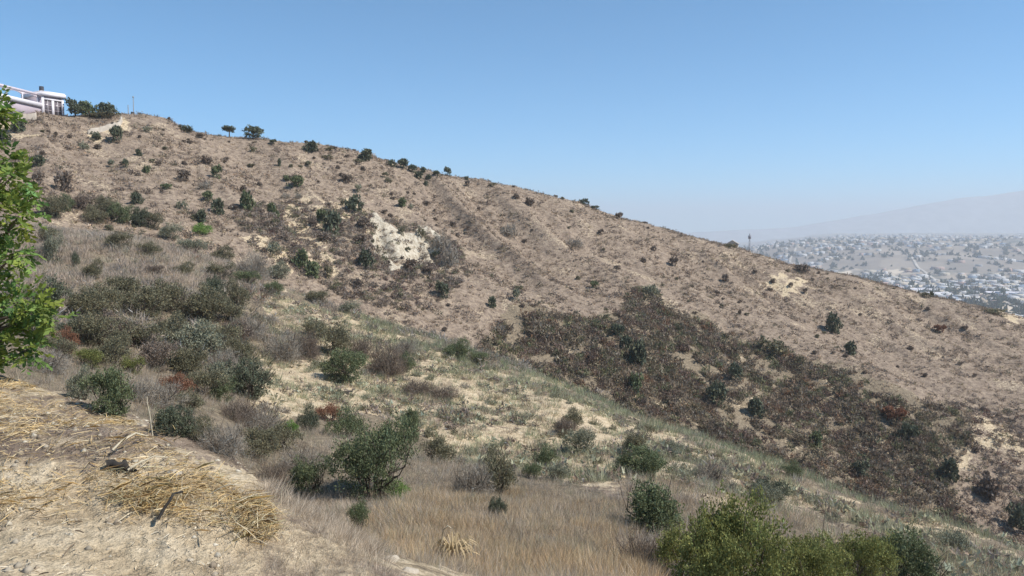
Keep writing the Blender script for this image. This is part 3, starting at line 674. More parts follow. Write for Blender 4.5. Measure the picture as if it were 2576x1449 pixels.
def near_zone(zone, group, items):
    items = sorted(items, key=lambda t: t[1]); n = len(items)
    for i, it in enumerate(items):
        c, x, y, w, h, shape = it[:6]; lab = it[6] if len(it) > 6 else None
        if c == 'grey' and i % 2 and not lab: c, shape = 'olive', 'loose'
        where = ', leftmost there' if i == 0 else ', rightmost there' if i == n - 1 else ', %s from left there' % ORD[i]
        shrub(x, y, w, h, c, shape, lab or '%s%s shrub %s%s' % ('twiggy ' if shape == 'twig' else '', WORD[c], zone, where if n > 1 else ''), group)

near_zone('in the dark band below the hill', 'shrubs at the hill foot', [
    ('olive', 130, 545, 70, 50, 'leafy'), ('green', 165, 530, 40, 36, 'leafy'), ('brown', 215, 530, 60, 40, 'loose'), ('olive', 265, 545, 60, 44, 'leafy'), ('green', 310, 560, 60, 44, 'leafy'),
    ('dark', 350, 568, 50, 44, 'leafy'), ('olive', 385, 575, 50, 36, 'loose'), ('grey', 240, 560, 60, 36, 'twig')])
near_zone('standing in the pinkish grass', 'shrubs in the pinkish grass', [
    ('sage', 138, 665, 46, 72, 'loose'), ('grey', 105, 660, 40, 50, 'twig'), ('dark', 188, 672, 22, 36, 'loose'), ('grey', 235, 700, 50, 40, 'twig'), ('brown', 390, 690, 46, 20, 'loose'), ('grey', 640, 700, 76, 74, 'twig', 'bare dark branched shrub above the sandy gap'),
    ('green', 620, 715, 70, 30, 'loose'), ('bright', 505, 590, 50, 26, 'loose'), ('sage', 430, 600, 60, 34, 'loose'), ('olive', 560, 660, 60, 34, 'loose')])
near_zone('in the olive thicket', 'shrubs in the olive thicket', [
    ('dark', 120, 790, 100, 80, 'loose'), ('olive', 205, 800, 100, 64, 'leafy'), ('olive', 265, 790, 100, 69, 'loose'), ('grey', 310, 760, 100, 57, 'twig'), ('olive', 350, 800, 125, 69, 'leafy'), ('olive', 420, 780, 112, 69, 'loose'), ('grey', 455, 770, 87, 52, 'twig'),
    ('dark', 537, 762, 62, 57, 'leafy', 'dark green upright shrub at the top of the olive thicket'), ('olive', 505, 805, 112, 69, 'leafy'), ('olive', 575, 815, 87, 57, 'loose'), ('grey', 600, 770, 62, 57, 'twig'), ('olive', 230, 870, 112, 69, 'leafy'), ('brown', 300, 860, 100, 64, 'loose'), ('olive', 370, 880, 125, 69, 'loose'), ('grey', 430, 870, 112, 69, 'twig'),
    ('sage', 500, 900, 150, 87, 'leafy'), ('olive', 560, 895, 112, 69, 'loose'), ('grey', 620, 850, 87, 57, 'twig'), ('brown', 595, 860, 75, 50, 'loose')])
near_zone('at the lower edge of the thicket', 'shrubs at the lower thicket edge', [
    ('olive', 90, 850, 110, 70, 'loose'), ('dark', 185, 855, 70, 50, 'loose'), ('olive', 150, 900, 90, 50, 'loose'), ('grey', 270, 920, 110, 60, 'twig'), ('olive', 300, 900, 90, 60, 'leafy'), ('brown', 390, 930, 100, 60, 'loose'), ('olive', 460, 940, 110, 64, 'leafy'), ('grey', 560, 940, 110, 64, 'twig'), ('olive', 600, 920, 90, 60, 'leafy'), ('sage', 540, 965, 90, 50, 'loose'),
    ('grey', 400, 1020, 110, 60, 'twig'), ('olive', 470, 1040, 90, 50, 'loose'), ('grey', 660, 1090, 120, 66, 'twig'), ('olive', 700, 1130, 110, 60, 'loose'), ('grey', 760, 1180, 110, 60, 'twig')])
near_zone('on the grassy upper slope', 'shrubs on the grassy upper slope', [
    ('olive', 120, 610, 60, 34, 'loose'), ('grey', 300, 620, 70, 34, 'twig'), ('olive', 370, 640, 60, 28, 'loose'), ('sage', 480, 640, 70, 34, 'loose'), ('grey', 560, 700, 70, 36, 'twig'), ('sage', 700, 700, 60, 36, 'loose'), ('green', 690, 740, 50, 30, 'loose'), ('olive', 800, 765, 60, 30, 'loose'), ('sage', 880, 790, 60, 30, 'loose'), ('olive', 460, 690, 60, 26, 'loose')])
near_zone('between thicket and dirt pad', 'shrubs above the dirt pad', [
    ('rust', 165, 885, 60, 56, 'loose'), ('grey', 125, 935, 100, 60, 'twig'), ('yellow', 222, 925, 74, 42, 'loose'), ('yellow', 340, 940, 60, 40, 'loose'), ('rust', 440, 995, 84, 50, 'loose'), ('sage', 205, 1005, 70, 70, 'loose'),
    ('green', 280, 1042, 116, 100, 'leafy', 'dense green shrub just beyond the rim of the dirt pad'), ('grey', 340, 1010, 80, 60, 'twig'), ('olive', 520, 1000, 100, 60, 'loose'), ('dark', 630, 1000, 120, 92, 'leafy'), ('green', 560, 1010, 70, 50, 'loose'),
    ('dark', 445, 1092, 110, 66, 'leafy'), ('olive', 500, 1110, 80, 50, 'loose'), ('brown', 600, 1060, 110, 60, 'twig'), ('grey', 560, 1140, 140, 80, 'twig'), ('olive', 640, 1150, 110, 70, 'loose'), ('brown', 690, 1220, 90, 60, 'twig'), ('bright', 733, 1094, 46, 32, 'leafy', 'small bright green shrub among grey twigs'), ('dark', 775, 1088, 50, 60, 'loose')][:20])
near_zone('right of the sandy gap', 'shrubs right of the sandy gap', [
    ('grey', 715, 905, 100, 80, 'twig'), ('brown', 770, 895, 90, 70, 'twig'), ('olive', 790, 850, 70, 36, 'loose'), ('grey', 830, 890, 90, 70, 'twig'), ('brown', 905, 895, 70, 56, 'twig'), ('green', 866, 963, 112, 72, 'leafy', 'low green leafy shrub on the sandy spur'),
    ('brown', 975, 940, 110, 84, 'twig'), ('green', 1015, 935, 50, 44, 'loose'), ('grey', 1020, 890, 70, 40, 'twig'), ('brown', 1050, 990, 90, 40, 'twig'), ('brown', 1110, 1000, 90, 36, 'twig'), ('green', 1150, 900, 70, 40, 'loose'), ('green', 1205, 915, 60, 26, 'loose')])
near_zone('around the big oak shrub', 'shrubs around the big oak shrub', [
    ('green', 942, 1245, 220, 190, 'oak', 'big dark green oak shrub in the middle foreground'), ('green', 790, 1240, 100, 84, 'loose'), ('green', 870, 1100, 90, 60, 'loose'), ('green', 1035, 1105, 64, 66, 'leafy'), ('olive', 1095, 1165, 90, 60, 'loose'), ('bright', 1000, 1252, 60, 34, 'loose'), ('green', 905, 1345, 62, 74, 'loose'), ('rust', 830, 1060, 70, 40, 'loose')])
near_zone('low on the sandy spur', 'shrubs on the sandy spur', [
    ('grey', 1190, 1255, 120, 100, 'twig'), ('grey', 1250, 1240, 100, 90, 'twig'), ('dark', 1255, 1302, 54, 50, 'leafy'), ('green', 1370, 1172, 70, 46, 'loose'), ('grey', 1440, 1075, 50, 40, 'twig'), ('brown', 1420, 1090, 60, 44, 'twig'), ('sage', 1460, 1140, 80, 54, 'loose'),
    ('green', 1610, 1202, 130, 64, 'leafy'), ('grey', 1600, 1140, 70, 50, 'twig'), ('sage', 1400, 1210, 60, 40, 'loose'), ('green', 1340, 1205, 50, 34, 'loose'), ('grey', 1790, 1215, 90, 64, 'twig'), ('sage', 1920, 1275, 80, 50, 'leafy'), ('sage', 1700, 1150, 60, 36, 'loose'), ('green', 1990, 1200, 50, 34, 'loose')])
near_zone('in the leafy clump at lower right', 'green bushes at lower right', [
    ('green', 1640, 1345, 180, 120, 'leafy'), ('brown', 1620, 1425, 140, 90, 'twig'), ('dark', 1930, 1262, 110, 60, 'leafy'), ('yellow', 1760, 1480, 200, 170, 'oak'), ('yellow', 1850, 1545, 300, 290, 'oak', 'largest yellow green bush at the bottom edge, right of centre'), ('yellow', 2000, 1530, 220, 180, 'oak'),
    ('yellow', 2120, 1505, 220, 180, 'oak'), ('green', 2290, 1470, 160, 120, 'leafy'), ('green', 2215, 1420, 90, 60, 'loose'), ('sage', 2390, 1390, 90, 46, 'loose')])

# ------------------------------------------------------------------ trees
def tree(x, y, w, h, label, trunk_f=0.3, mat='dark', rows=130):
    l, ww, hh = place(x, y, w, h)
    e = empty('tree', (l.x, l.y, l.z), random.random() * 6)
    tv, tf_ = tubes([([(0, 0, -.3), (0.02 * ww, 0, hh * trunk_f * .6), (0, .02 * ww, hh * trunk_f * 1.3), (0, 0, hh * .7)], .05 * ww, .02 * ww)]
                    + [([(0, 0, hh * trunk_f), (math.cos(a) * ww * .2, math.sin(a) * ww * .2, hh * (trunk_f + .2)), (math.cos(a) * ww * .36, math.sin(a) * ww * .36, hh * (trunk_f + .36))], .025 * ww, .008 * ww) for a in (0.3, 2.2, 4.1, 5.2)], 6)
    obj('trunk', mesh_np('trunk', tv, tf_), M_bark, e)
    v, f_, c_ = cloud(rows, 8, 0.17, 0.65, 0.4, csize=.2, lobes=11)
    v = v * np.array([ww * .58, ww * .58, hh * (1 - trunk_f) * 1.25]) + np.array([0, 0, hh * trunk_f * .9])
    obj('crown', mesh_np('crown', v, f_, c_), M_leaf[mat], e)
    return tag(e, label, 'tree', 'trees on the hilltop')
tree(189, 293, 46, 36, 'dark round tree right beside the pink house', .2)
tree(224, 293, 62, 28, 'broad dark green tree, middle of the three beside the house', .1, 'green')
tree(281, 294, 54, 29, 'dark tree nearest the utility poles on the hilltop', .12)
tree(577, 342, 35, 28, 'small umbrella shaped tree standing alone on the skyline', .5)
tree(637, 350, 48, 28, 'dense wide tree on the skyline right of the umbrella tree', .2)

# the leafy tree at the left edge
def edge_tree():
    tb = at(-190, 960, 9.6); g = drop(tb[0], tb[1]); e = empty('leafy_tree', g)
    B = Vector(g)
    blobs = [(8, 268, 30, 9.0), (22, 292, 20, 9.1), (-30, 285, 40, 9.3), (30, 400, 34, 9.0), (52, 440, 42, 8.8), (20, 450, 46, 9.4), (62, 490, 38, 8.9), (15, 520, 46, 9.3), (62, 545, 36, 8.8), (20, 590, 46, 9.1), (55, 640, 44, 8.8), (12, 660, 44, 9.4), (12, 730, 52, 9.2), (62, 760, 52, 9.0), (115, 775, 40, 8.8), (30, 810, 54, 9.3), (95, 820, 44, 9.0), (30, 870, 52, 9.1), (85, 880, 40, 8.9), (-10, 905, 40, 9.4), (140, 800, 26, 8.8)]
    r2 = np.random.default_rng(21)
    for k in range(22): blobs.append((-125 - 200 * r2.random(), 330 + 530 * r2.random(), 70, 8.4 + 2.6 * r2.random()))
    blobs = [(x - 16 if x > -50 else x, y, rp * .82 if x > -50 else rp, R) for x, y, rp, R in blobs]
    cs = []; P = []; paths = []
    trunk = [B + Vector((0, 0, -.3)), B + Vector((.05, .05, .6)), B + Vector((.02, .1, 1.4)), B + Vector((.1, 0, 2.3)), B + Vector((.0, .05, 3.4))]
    paths.append(([np.array(p) for p in trunk], .13, .04))
    n_l = 0; VV = []; CC = []
    for (x, y, rpx, R) in blobs:
        c = at(x, y, R); rad = rpx * R / (FPX * K) * 1.0
        j = min(len(trunk) - 1, max(1, int((c[2] - B.z) / .85) ))
        t0 = np.array(trunk[j]) - np.array([0, 0, .3]); m1 = t0 * .6 + c * .4 + r2.normal(0, .06, 3) + np.array([0, 0, .1]); m2 = t0 * .25 + c * .75 + r2.normal(0, .05, 3)
        paths.append(([t0, m1, m2, c], .035, .006))
        nsp = int(10 + 46 * (rad / .2) ** 2 * .5)
        # sprays: a drooping rachis with paired leaflets
        for s_ in range(nsp):
            o_ = unit(r2.normal(size=3)); st = c + o_ * rad * (0.25 + .65 * r2.random()) * np.array([1, 1, 1.0])
            dr = unit(o_ * .8 + r2.normal(0, .5, 3) + np.array([0.15, -.1, -.15])); Ls = .10 + .09 * r2.random()
            sdv = unit(np.cross(dr, np.array([0, 0, 1]) + r2.normal(0, .35, 3))); tone = .6 + .75 * r2.random(); hue = r2.normal(0.02, .13)
            for q_ in range(5):
                for sg in (-1, 1):
                    b0 = st + dr * Ls * (q_ + .4) / 5; ax = unit(dr * .75 + sdv * sg * .8 + r2.normal(0, .16, 3)); L_ = .070 * (.7 + .5 * r2.random())
                    wd = unit(np.cross(ax, r2.normal(0, .5, 3) + np.cross(dr, sdv))) * L_ * .25
                    VV.append(np.stack([b0, b0 + ax * L_ * .5 + wd, b0 + ax * L_, b0 + ax * L_ * .5 - wd]))
                    k_ = tone * (.85 + .3 * r2.random()); CC.append(np.tile([k_ * (1 + hue), k_, k_ * (1 - hue)], (4, 1)))
    tv, tf_ = tubes(paths, 6)
    Bn = np.array(B)
    obj('trunk', mesh_np('trunk', tv - Bn, tf_, None, True), M_bark, e)
    VV = np.concatenate(VV) - Bn
    obj('crown', mesh_np('crown', VV, np.arange(len(VV)).reshape(-1, 4), np.concatenate(CC)), M_leaf['tree'], e)
    tag(e, 'bright green leafy tree reaching in at the left edge of the frame', 'tree')
edge_tree()

# ------------------------------------------------------------------ box building helper
BOXF = np.array([(0, 3, 2, 1), (4, 5, 6, 7), (0, 1, 5, 4), (1, 2, 6, 5), (2, 3, 7, 6), (3, 0, 4, 7)])
def boxes(lst):
    VV, FF = [], []
    for i, (x0, x1, y0, y1, z0, z1) in enumerate(lst):
        VV.append(np.array([(x0, y0, z0), (x1, y0, z0), (x1, y1, z0), (x0, y1, z0), (x0, y0, z1), (x1, y0, z1), (x1, y1, z1), (x0, y1, z1)], float)); FF.append(BOXF + 8 * i)
    return np.concatenate(VV), np.concatenate(FF)
def part(name, lst, m, parent):
    return obj(name, mesh_np(name, *boxes(lst)), m, parent)

# the pink and white house on the hilltop
def house():
    c = at(106, 291, 135.5); r_ = at(161, 291, 137.0)
    dv = Vector((r_[0] - c[0], r_[1] - c[1], 0)); Wb = dv.length
    e = empty('hilltop_house', (c[0], c[1], c[2] - .25), math.atan2(dv.y, dv.x))
    # local axes: x along the front of the end block (to the right), y away from the camera
    H = 3.75
    part('wall', [(0, Wb, .12, 5, 0, H - .55)], M_lilac, e)
    part('corner_post', [(-.02, .34, -.1, .119, 0, H - .55)], M_white, e); part('corner_post', [(Wb - .3, Wb + .02, -.1, .119, 0, H - .55)], M_white, e)
    part('centre_post', [(Wb * .5 - .17, Wb * .5 + .17, -.1, .119, 0, H - 1.1)], M_white, e)
    part('lintel', [(.34, Wb - .3, -.08, .119, H - 1.1, H - .86)], M_white, e)
    part('plinth', [(.34, Wb * .5 - .17, -.16, .119, -.3, .42)], M_white, e); part('plinth', [(Wb * .5 + .17, Wb - .3, -.16, .119, -.3, .42)], M_white, e)
    part('cornice', [(-.28, Wb + .25, -.34, 5.2, H - .55, H - .02), (-.18, Wb + .15, -.24, 5.1, H - .02, H + .14)], M_white, e)
    for x0, x1 in ((.34, Wb * .5 - .17), (Wb * .5 + .17, Wb - .3)):
        wd = part('window', [(x0, x1, .04, .118, .42, H - 1.1)], M_glassd, e)
        ww = x1 - x0
        part('mullion', [(x0 + ww * .48, x0 + ww * .52, -.02, .039, .42, H - 1.1)], M_white, wd)
        for k in (1, 2): part('glazing_bar', [(x0, x1, -.01, .036, .42 + (H - 1.52) * k / 3 - .03, .42 + (H - 1.52) * k / 3 + .03)], M_lilac, wd)
    # long wing running towards the left and the camera
    wl = at(-150, 291, 121); wv = Vector((wl[0] - c[0], wl[1] - c[1], 0)); Lw = wv.length
    ang = math.atan2(wv.y, wv.x) - e.rotation_euler.z
    ca, sa = math.cos(ang), math.sin(ang)
    def wpart(name, lst, m, par=e):
        v, f_ = boxes(lst); x = v[:, 0] * ca + v[:, 1] * sa; y = v[:, 0] * sa - v[:, 1] * ca
        v = np.stack([x, y, v[:, 2]], -1); return obj(name, mesh_np(name, v, f_[:, ::-1]), m, par)
    Hw = 1.45
    wpart('wing_wall', [(.05, Lw, .1, 6, -.6, Hw)], M_lilac)
    wpart('parapet', [(.0, Lw + .2, -.12, 6.2, Hw, Hw + .62)], M_white)
    # open arched frame on the roof
    npost = 6; step = Lw / npost; zt = Hw + 1.75
    for k in range(npost + 1):
        wpart('roof_post', [(k * step - .07 + .1, k * step + .07 + .1, .5, .64, Hw + .62, zt)], M_white)
    wpart('roof_beam', [(.0, Lw, .46, .7, zt, zt + .34)], M_roofpink)
    for k in range(npost):
        L_ = []
        n = 9
        for j in range(n):
            t = (j + .5) / n; rise = .5 * (1 - (2 * t - 1) ** 2) ** .5
            L_.append((k * step + .17 + (step - .14) * j / n, k * step + .17 + (step - .14) * (j + 1) / n, .5, .62, zt - .6 + rise, zt))
        wpart('arch', L_, M_roofpink)
    tv, tf_ = tubes([([(0, 0, 0), (0, 0, .3), (0, 0, .75), (0, 0, .95), (0, 0, 1.02)], .34, .3)], 14); tv = tv + np.array([Wb * .38, 2.2, H + .14])
    tk = obj('water_tank', mesh_np('water_tank', tv, tf_, None, True), M_tank, e)
    part('tank_stand', [(Wb * .38 - .4, Wb * .38 + .4, 1.8, 2.6, H + .1, H + .16)], M_conc, e)
    tag(e, 'pink and white hilltop house with arched roof frame, cut by the left edge', 'house')
house()
# low garden wall in front of the house, and white wall beyond the trees
def low_wall(pts, h, name, label, m, R=None, jag=.12):
    r3 = np.random.default_rng(len(label))
    P = []
    for k in range(len(pts) - 1):
        a, b = pts[k], pts[k + 1]; n = 7
        for j in range(n): P.append(a * (1 - j / n) + b * (j / n))
    P.append(pts[-1]); VV = []; FF = []
    for i, p in enumerate(P):
        q_ = P[min(i + 1, len(P) - 1)] - P[max(i - 1, 0)]; nrm = Vector((-q_.y, q_.x, 0)).normalized() * .14
        g = drop(p.x, p.y); t = g.z + h * (1 + r3.normal(0, jag))
        for s in (-1, 1):
            VV += [(p.x + nrm.x * s, p.y + nrm.y * s, g.z - .5), (p.x + nrm.x * s, p.y + nrm.y * s, t + r3.normal(0, .03))]
    VV = np.array(VV)
    for i in range(len(P) - 1):
        o = i * 4; q_ = o + 4
        FF += [(o, q_, q_ + 1, o + 1), (o + 2, o + 3, q_ + 3, q_ + 2), (o + 1, q_ + 1, q_ + 3, o + 3)]
    FF += [(0, 1, 3, 2)]; o = (len(P) - 1) * 4; FF += [(o, o + 2, o + 3, o + 1)]
    ob = obj(name, mesh_np(name, VV, np.array(FF)), m); return tag(ob, label, 'wall')
hv = lambda x, y: Vector(hit(x, y))
low_wall([hv(222, 338), hv(246, 333), hv(272, 326), hv(300, 318), hv(306, 306)], .7, 'ruined_wall', 'pale broken masonry wall on the bank below the hilltop trees', M_conc)
low_wall([hv(20, 304), hv(60, 303), hv(92, 300)], .9, 'garden_wall', 'low pale garden wall in front of the pink house', M_conc, jag=.04)
# ------------------------------------------------------------------ poles, mast, small house behind the ridge
def pole(x, R, ytop, arm, label, tank=False):
    t = at(x, ytop, R); g = drop(t[0], t[1]); Hh = t[2] - g.z
    e = empty('utility_pole', g)
    v, f_ = tubes([([(0, 0, -.5), (0, 0, Hh * .5), (0, 0, Hh)], .09, .06)], 8); obj('post', mesh_np('post', v, f_, None, True), M_pole, e)
    if arm: part('insulator', [(-.12, .12, -.1, .1, Hh, Hh + .25)], M_pole, e)
    if tank:
        v, f_ = tubes([([(0, -.42, 0), (0, -.42, .2), (0, -.42, 1.0), (0, -.42, 1.1)], .3, .3)], 12); v = v + np.array([0, 0, Hh * .48]); obj('transformer', mesh_np('transformer', v, f_, None, True), M_tank, e)
    return tag(e, label, 'utility pole')
pole(322, 158, 264, False, 'short bare utility pole behind the hilltop trees')
pole(335, 163, 246, True, 'tall utility pole with a dark transformer on the hilltop', True)
def mast():
    t = at(1886, 587, 300); g = drop(t[0], t[1]); Hh = t[2] - g.z; e = empty('radio_mast', g); paths = []
    w0, w1 = .55, .22
    for a in range(4):
        cx, cy = math.cos(a * math.pi / 2 + .6), math.sin(a * math.pi / 2 + .6)
        paths.append(([(cx * w0, cy * w0, -.5), (cx * w1, cy * w1, Hh)], .05, .04))
    for k in range(14):
        z0, z1 = Hh * k / 14, Hh * (k + 1) / 14; s0 = w0 + (w1 - w0) * k / 14; s1 = w0 + (w1 - w0) * (k + 1) / 14
        for a in range(4):
            A0 = a * math.pi / 2 + .6; A1 = A0 + math.pi / 2
            paths.append(([(math.cos(A0) * s0, math.sin(A0) * s0, z0), (math.cos(A1) * s1, math.sin(A1) * s1, z1)], .03, .03))
    obj('lattice', mesh_np('lattice', *tubes(paths, 4)), M_steel, e)
    part('antenna_panel', [(-.4, .4, -.4, .4, Hh - 2.0, Hh - .8)], M_steel, e)
    tag(e, 'thin grey radio mast beyond the descending ridge', 'mast')
mast()
def ridge_house():
    t = at(1842, 604, 235); g = drop(t[0], t[1]); Hh = max(2.5, t[2] - g.z); e = empty('ridge_house', g, -.3)
    part('wall', [(-1.7, 1.7, 0, 5, -1, Hh - 1.2)], M_conc, e)
    v = np.array([(-2, -.4, Hh - 1.2), (2, -.4, Hh - 1.2), (2, 5.4, Hh - 1.2), (-2, 5.4, Hh - 1.2), (0, -.4, Hh), (0, 5.4, Hh)], float)
    me = bpy.data.meshes.new('roof'); me.from_pydata(v.tolist(), [], [(0, 4, 5, 3), (1, 2, 5, 4), (0, 1, 4), (2, 3, 5), (0, 3, 2, 1)]); obj('roof', me, M_conc, e)
    part('door', [(-.5, .4, -.06, -.003, -.5, 1.6 if Hh > 3.2 else Hh - 1.5)], M_glassd, e)
    tag(e, 'small gabled house peeking over the descending ridge', 'house')
ridge_house()

# ------------------------------------------------------------------ sticks and stones on the pad, dead plant below it
def stick(x0, y0, x1, y1, r0, m, label, lift=.06, bend=.05, name='branch', up0=.0, up1=.0):
    a, b = hit(x0, y0), hit(x1, y1); a = a + Vector((0, 0, lift + up0)); b = b + Vector((0, 0, lift + up1))
    n = 7; pts = [np.array(a.lerp(b, k / (n - 1))) + np.array([0, 0, bend * math.sin(math.pi * k / (n - 1))]) + np.random.default_rng(k).normal(0, r0 * .5, 3) - np.array(a) for k in range(n)]
    v, f_ = tubes([(pts, r0, r0 * .6)], 7)
    ob = obj(name, mesh_np(name, v, f_, None, True), m); ob.location = a; return tag(ob, label, 'branch')
stick(398, 1325, 458, 1291, .010, M_black, 'charred black branch leaning on the straw rim', .04, .03, up1=.10)
stick(283, 1152, 372, 1112, .009, M_deadwood, 'long pale bent branch lying over the straw heap', .05, .05)
stick(268, 1180, 340, 1188, .032, M_black, 'thick dark log half buried in the straw', .02, .02, 'log')
stick(322, 1206, 420, 1170, .007, M_deadwood, 'thin pale green stalk lying right of the dark log', .06, .03)
stick(385, 1105, 372, 1092, .004, M_deadwood, 'upright pale stalk poking out above the heap', .0, .02, up1=.28)
stick(530, 1255, 600, 1262, .004, M_deadwood, 'pale stalk sticking out to the right of the heap', .03, .02, up1=.08)
def standing_stalks():
    for k, (x, dy, lab) in enumerate([(702, 70, 'left'), (712, 76, 'middle'), (722, 58, 'right')]):
        l, ww, hh = place(x, 1262, 6, dy)
        v, f_ = tubes([([(0, 0, -.1), (.02, 0, hh * .5), (.06 + .03 * k, 0, hh)], ww * .38, ww * .12)], 5)
        ob = obj('dry_stalk', mesh_np('dry_stalk', v, f_, None, True), M_deadwood); ob.location = l
        tag(ob, 'pale upright dry stalk, %s of three beside the grey grass' % lab, 'stalk', 'three upright dry stalks')
standing_stalks()
def stone(x, y, w, h, label, m=M_stone):
    l, ww, hh = place(x, y, w, h); r4 = np.random.default_rng(int(x + y))
    import bmesh
    bm = bmesh.new(); bmesh.ops.create_icosphere(bm, subdivisions=3, radius=1.0)
    ks = r4.normal(size=(14, 3)); ks /= np.linalg.norm(ks, axis=1, keepdims=True); off = .62 + .3 * r4.random(14)
    for v in bm.verts:
        d = np.array(v.co); t = min([1.0] + [o_ / max(1e-3, d @ k_) for k_, o_ in zip(ks, off) if d @ k_ > 0]); v.co = v.co * t * (1 + r4.normal(0, .012))
    me = bpy.data.meshes.new('stone'); bm.to_mesh(me); bm.free()
    ob = obj('stone', me, m); ob.location = (l.x, l.y, l.z + hh * .1); ob.scale = (ww * .5, ww * .4, hh * .5); ob.rotation_euler = (.1, .1, r4.random() * .6 - .3)
    return tag(ob, label, 'stone')
stone(440, 1192, 44, 18, 'flat pale stone in the middle of the straw heap')
stone(985, 1412, 44, 30, 'pale rounded stone in the grass at the bottom edge')
stone(1030, 1440, 50, 24, 'low pale stone next to the rounded one at the bottom edge')
stone(1062, 1355, 40, 22, 'half hidden pale stone in the reddish grass')
stone(985, 1296, 20, 12, 'small pale stone at the top of the reddish grass')
def dead_plant():
    l, ww, hh = place(1140, 1412, 110, 90); e = empty('dead_plant', l); r5 = np.random.default_rng(5)
    VV = []; CC = []
    for k in range(70):                                   # curled dry leaves
        a = r5.random() * 6.28; L_ = ww * (.3 + .35 * r5.random()); up = hh * (.25 + .6 * r5.random()); wd = ww * (.012 + .016 * r5.random())
        p = [np.array([math.cos(a) * L_ * t, math.sin(a) * L_ * t, up * math.sin(t * 2.6) * .9]) for t in (0, .3, .6, .85, 1)]
        s = np.array([-math.sin(a), math.cos(a), .3]) * wd
        for j in range(4):
            w0, w1 = [1, 1.2, .9, .6, .15][j], [1, 1.2, .9, .6, .15][j + 1]
            VV.append(np.stack([p[j] - s * w0, p[j] + s * w0, p[j + 1] + s * w1, p[j + 1] - s * w1])); k_ = .7 + .6 * r5.random(); CC.append(np.full((4, 3), k_))
    VV = np.concatenate(VV)
    m = leaf_mat('dry husk leaves', (0.46, 0.35, 0.20), .15)
    obj('leaf_rosette', mesh_np('leaf_rosette', VV, np.arange(len(VV)).reshape(-1, 4), np.concatenate(CC)), m, e)
    v, f_ = tubes([([(-.25 * ww, 0, -.05), (-.27 * ww, 0, hh * .5), (-.22 * ww, 0, hh * .9), (-.12 * ww, 0, hh * 1.02), (-.04 * ww, 0, hh * .95)], .012, .008)], 5)
    obj('stalk', mesh_np('stalk', v, f_, None, True), M_deadwood, e)
    tag(e, 'withered yellow plant with one curved stalk at the bottom edge', 'plant')
dead_plant()

# ------------------------------------------------------------------ the valley with the city, the mesa and the mountain
def city_mat():
    m, t, p = new_mat('city ground'); N = t.nodes.new; L = t.links.new
    g = N('ShaderNodeNewGeometry'); n = N('ShaderNodeTexNoise'); n.inputs['Scale'].default_value = .02; n.inputs['Detail'].default_value = 8; L(g.outputs['Position'], n.inputs['Vector'])
    r = N('ShaderNodeValToRGB'); e = r.color_ramp.elements; e[0].position = .36; e[0].color = (.07, .075, .06, 1); e[1].position = .62; e[1].color = (.36, .29, .22, 1)
    L(n.outputs['Fac'], r.inputs[0]); a = N('ShaderNodeAttribute'); a.attribute_name = 'tint'; s = N('ShaderNodeSeparateColor'); L(a.outputs['Color'], s.inputs[0])
    mx = N('ShaderNodeMix'); mx.data_type = 'RGBA'; L(s.outputs[0], mx.inputs[0]); L(r.outputs[0], mx.inputs[6]); mx.inputs[7].default_value = (.58, .48, .36, 1)
    m2 = N('ShaderNodeMix'); m2.data_type = 'RGBA'; L(s.outputs[1], m2.inputs[0]); L(mx.outputs[2], m2.inputs[6]); m2.inputs[7].default_value = (.22, .18, .145, 1)
    L(m2.outputs[2], p.inputs['Base Color']); p.inputs['Roughness'].default_value = .95; return m
def plain_z(x, y):
    R = np.hypot(x, y); a = np.degrees(np.arctan2(x, y))
    z = -112 + 10 * fbm(x / 420, y / 420, 4)
    mesa = sstep(16.0, 23.5, a + 1.5 * fbm(x / 300, y / 300, 3)); rise = sstep(2050, 2900, R + 260 * fbm(x / 500 + 5, y / 500, 4))
    z = z + 72 * mesa * rise * (1 + .22 * fbm(x / 160, y / 160, 3))
    low = sstep(13, 16, a) * sstep(24, 18, a) * sstep(2300, 2600, R) * sstep(3600, 3000, R)
    z = z + 36 * low
    return z + sstep(4500, 12000, R) * 35
ca_ = np.radians(np.concatenate([np.arange(-60, 8, 4), np.arange(8, 38, .22), np.arange(38, 75, 4)])); cr = np.concatenate([np.arange(700, 1000, 60), np.arange(1000, 3600, 18), np.geomspace(3600, 14500, 40)])
CX = np.sin(ca_)[:, None] * cr; CY = np.cos(ca_)[:, None] * cr; CZ = plain_z(CX, CY)
cdx, cdy = proj(np.stack([CX, CY, CZ], -1))
pale_p = [[(2215, 655), (2260, 648), (2300, 660), (2370, 660), (2390, 672), (2300, 680), (2250, 690), (2222, 675)], [(2150, 632), (2220, 622), (2330, 632), (2470, 640), (2470, 655), (2350, 650), (2240, 640)], [(2390, 615), (2420, 612), (2430, 640), (2400, 645)], [(2450, 700), (2500, 700), (2480, 720)], [(2420, 745), (2440, 720), (2450, 725), (2430, 760)], [(2470, 760), (2576, 770), (2576, 790), (2500, 785)], [(2300, 722), (2340, 705), (2350, 712), (2310, 735)], [(2080, 690), (2140, 682), (2150, 700), (2100, 705)]]
jj = 5 * fbm(CX / 60, CY / 60, 3); cpale = np.zeros_like(CZ)
for p_ in pale_p: cpale = np.maximum(cpale, inpoly(cdx + jj, cdy + jj * .5, p_) * 1.0)
csl = ((CZ > -100) & (CZ < -45) & (CX > 600)).astype(float) * .8
CV = np.stack([CX, CY, CZ], -1).reshape(-1, 3); a_, b_ = CX.shape; ix = np.arange(a_ * b_).reshape(a_, b_)
CF = np.stack([ix[:-1, :-1], ix[:-1, 1:], ix[1:, 1:], ix[1:, :-1]], -1).reshape(-1, 4)
valley = obj('valley_ground', mesh_np('valley_ground', CV, CF, np.stack([cpale, csl, 0 * csl], -1).reshape(-1, 3), True), city_mat()); tag(valley, kind='structure')
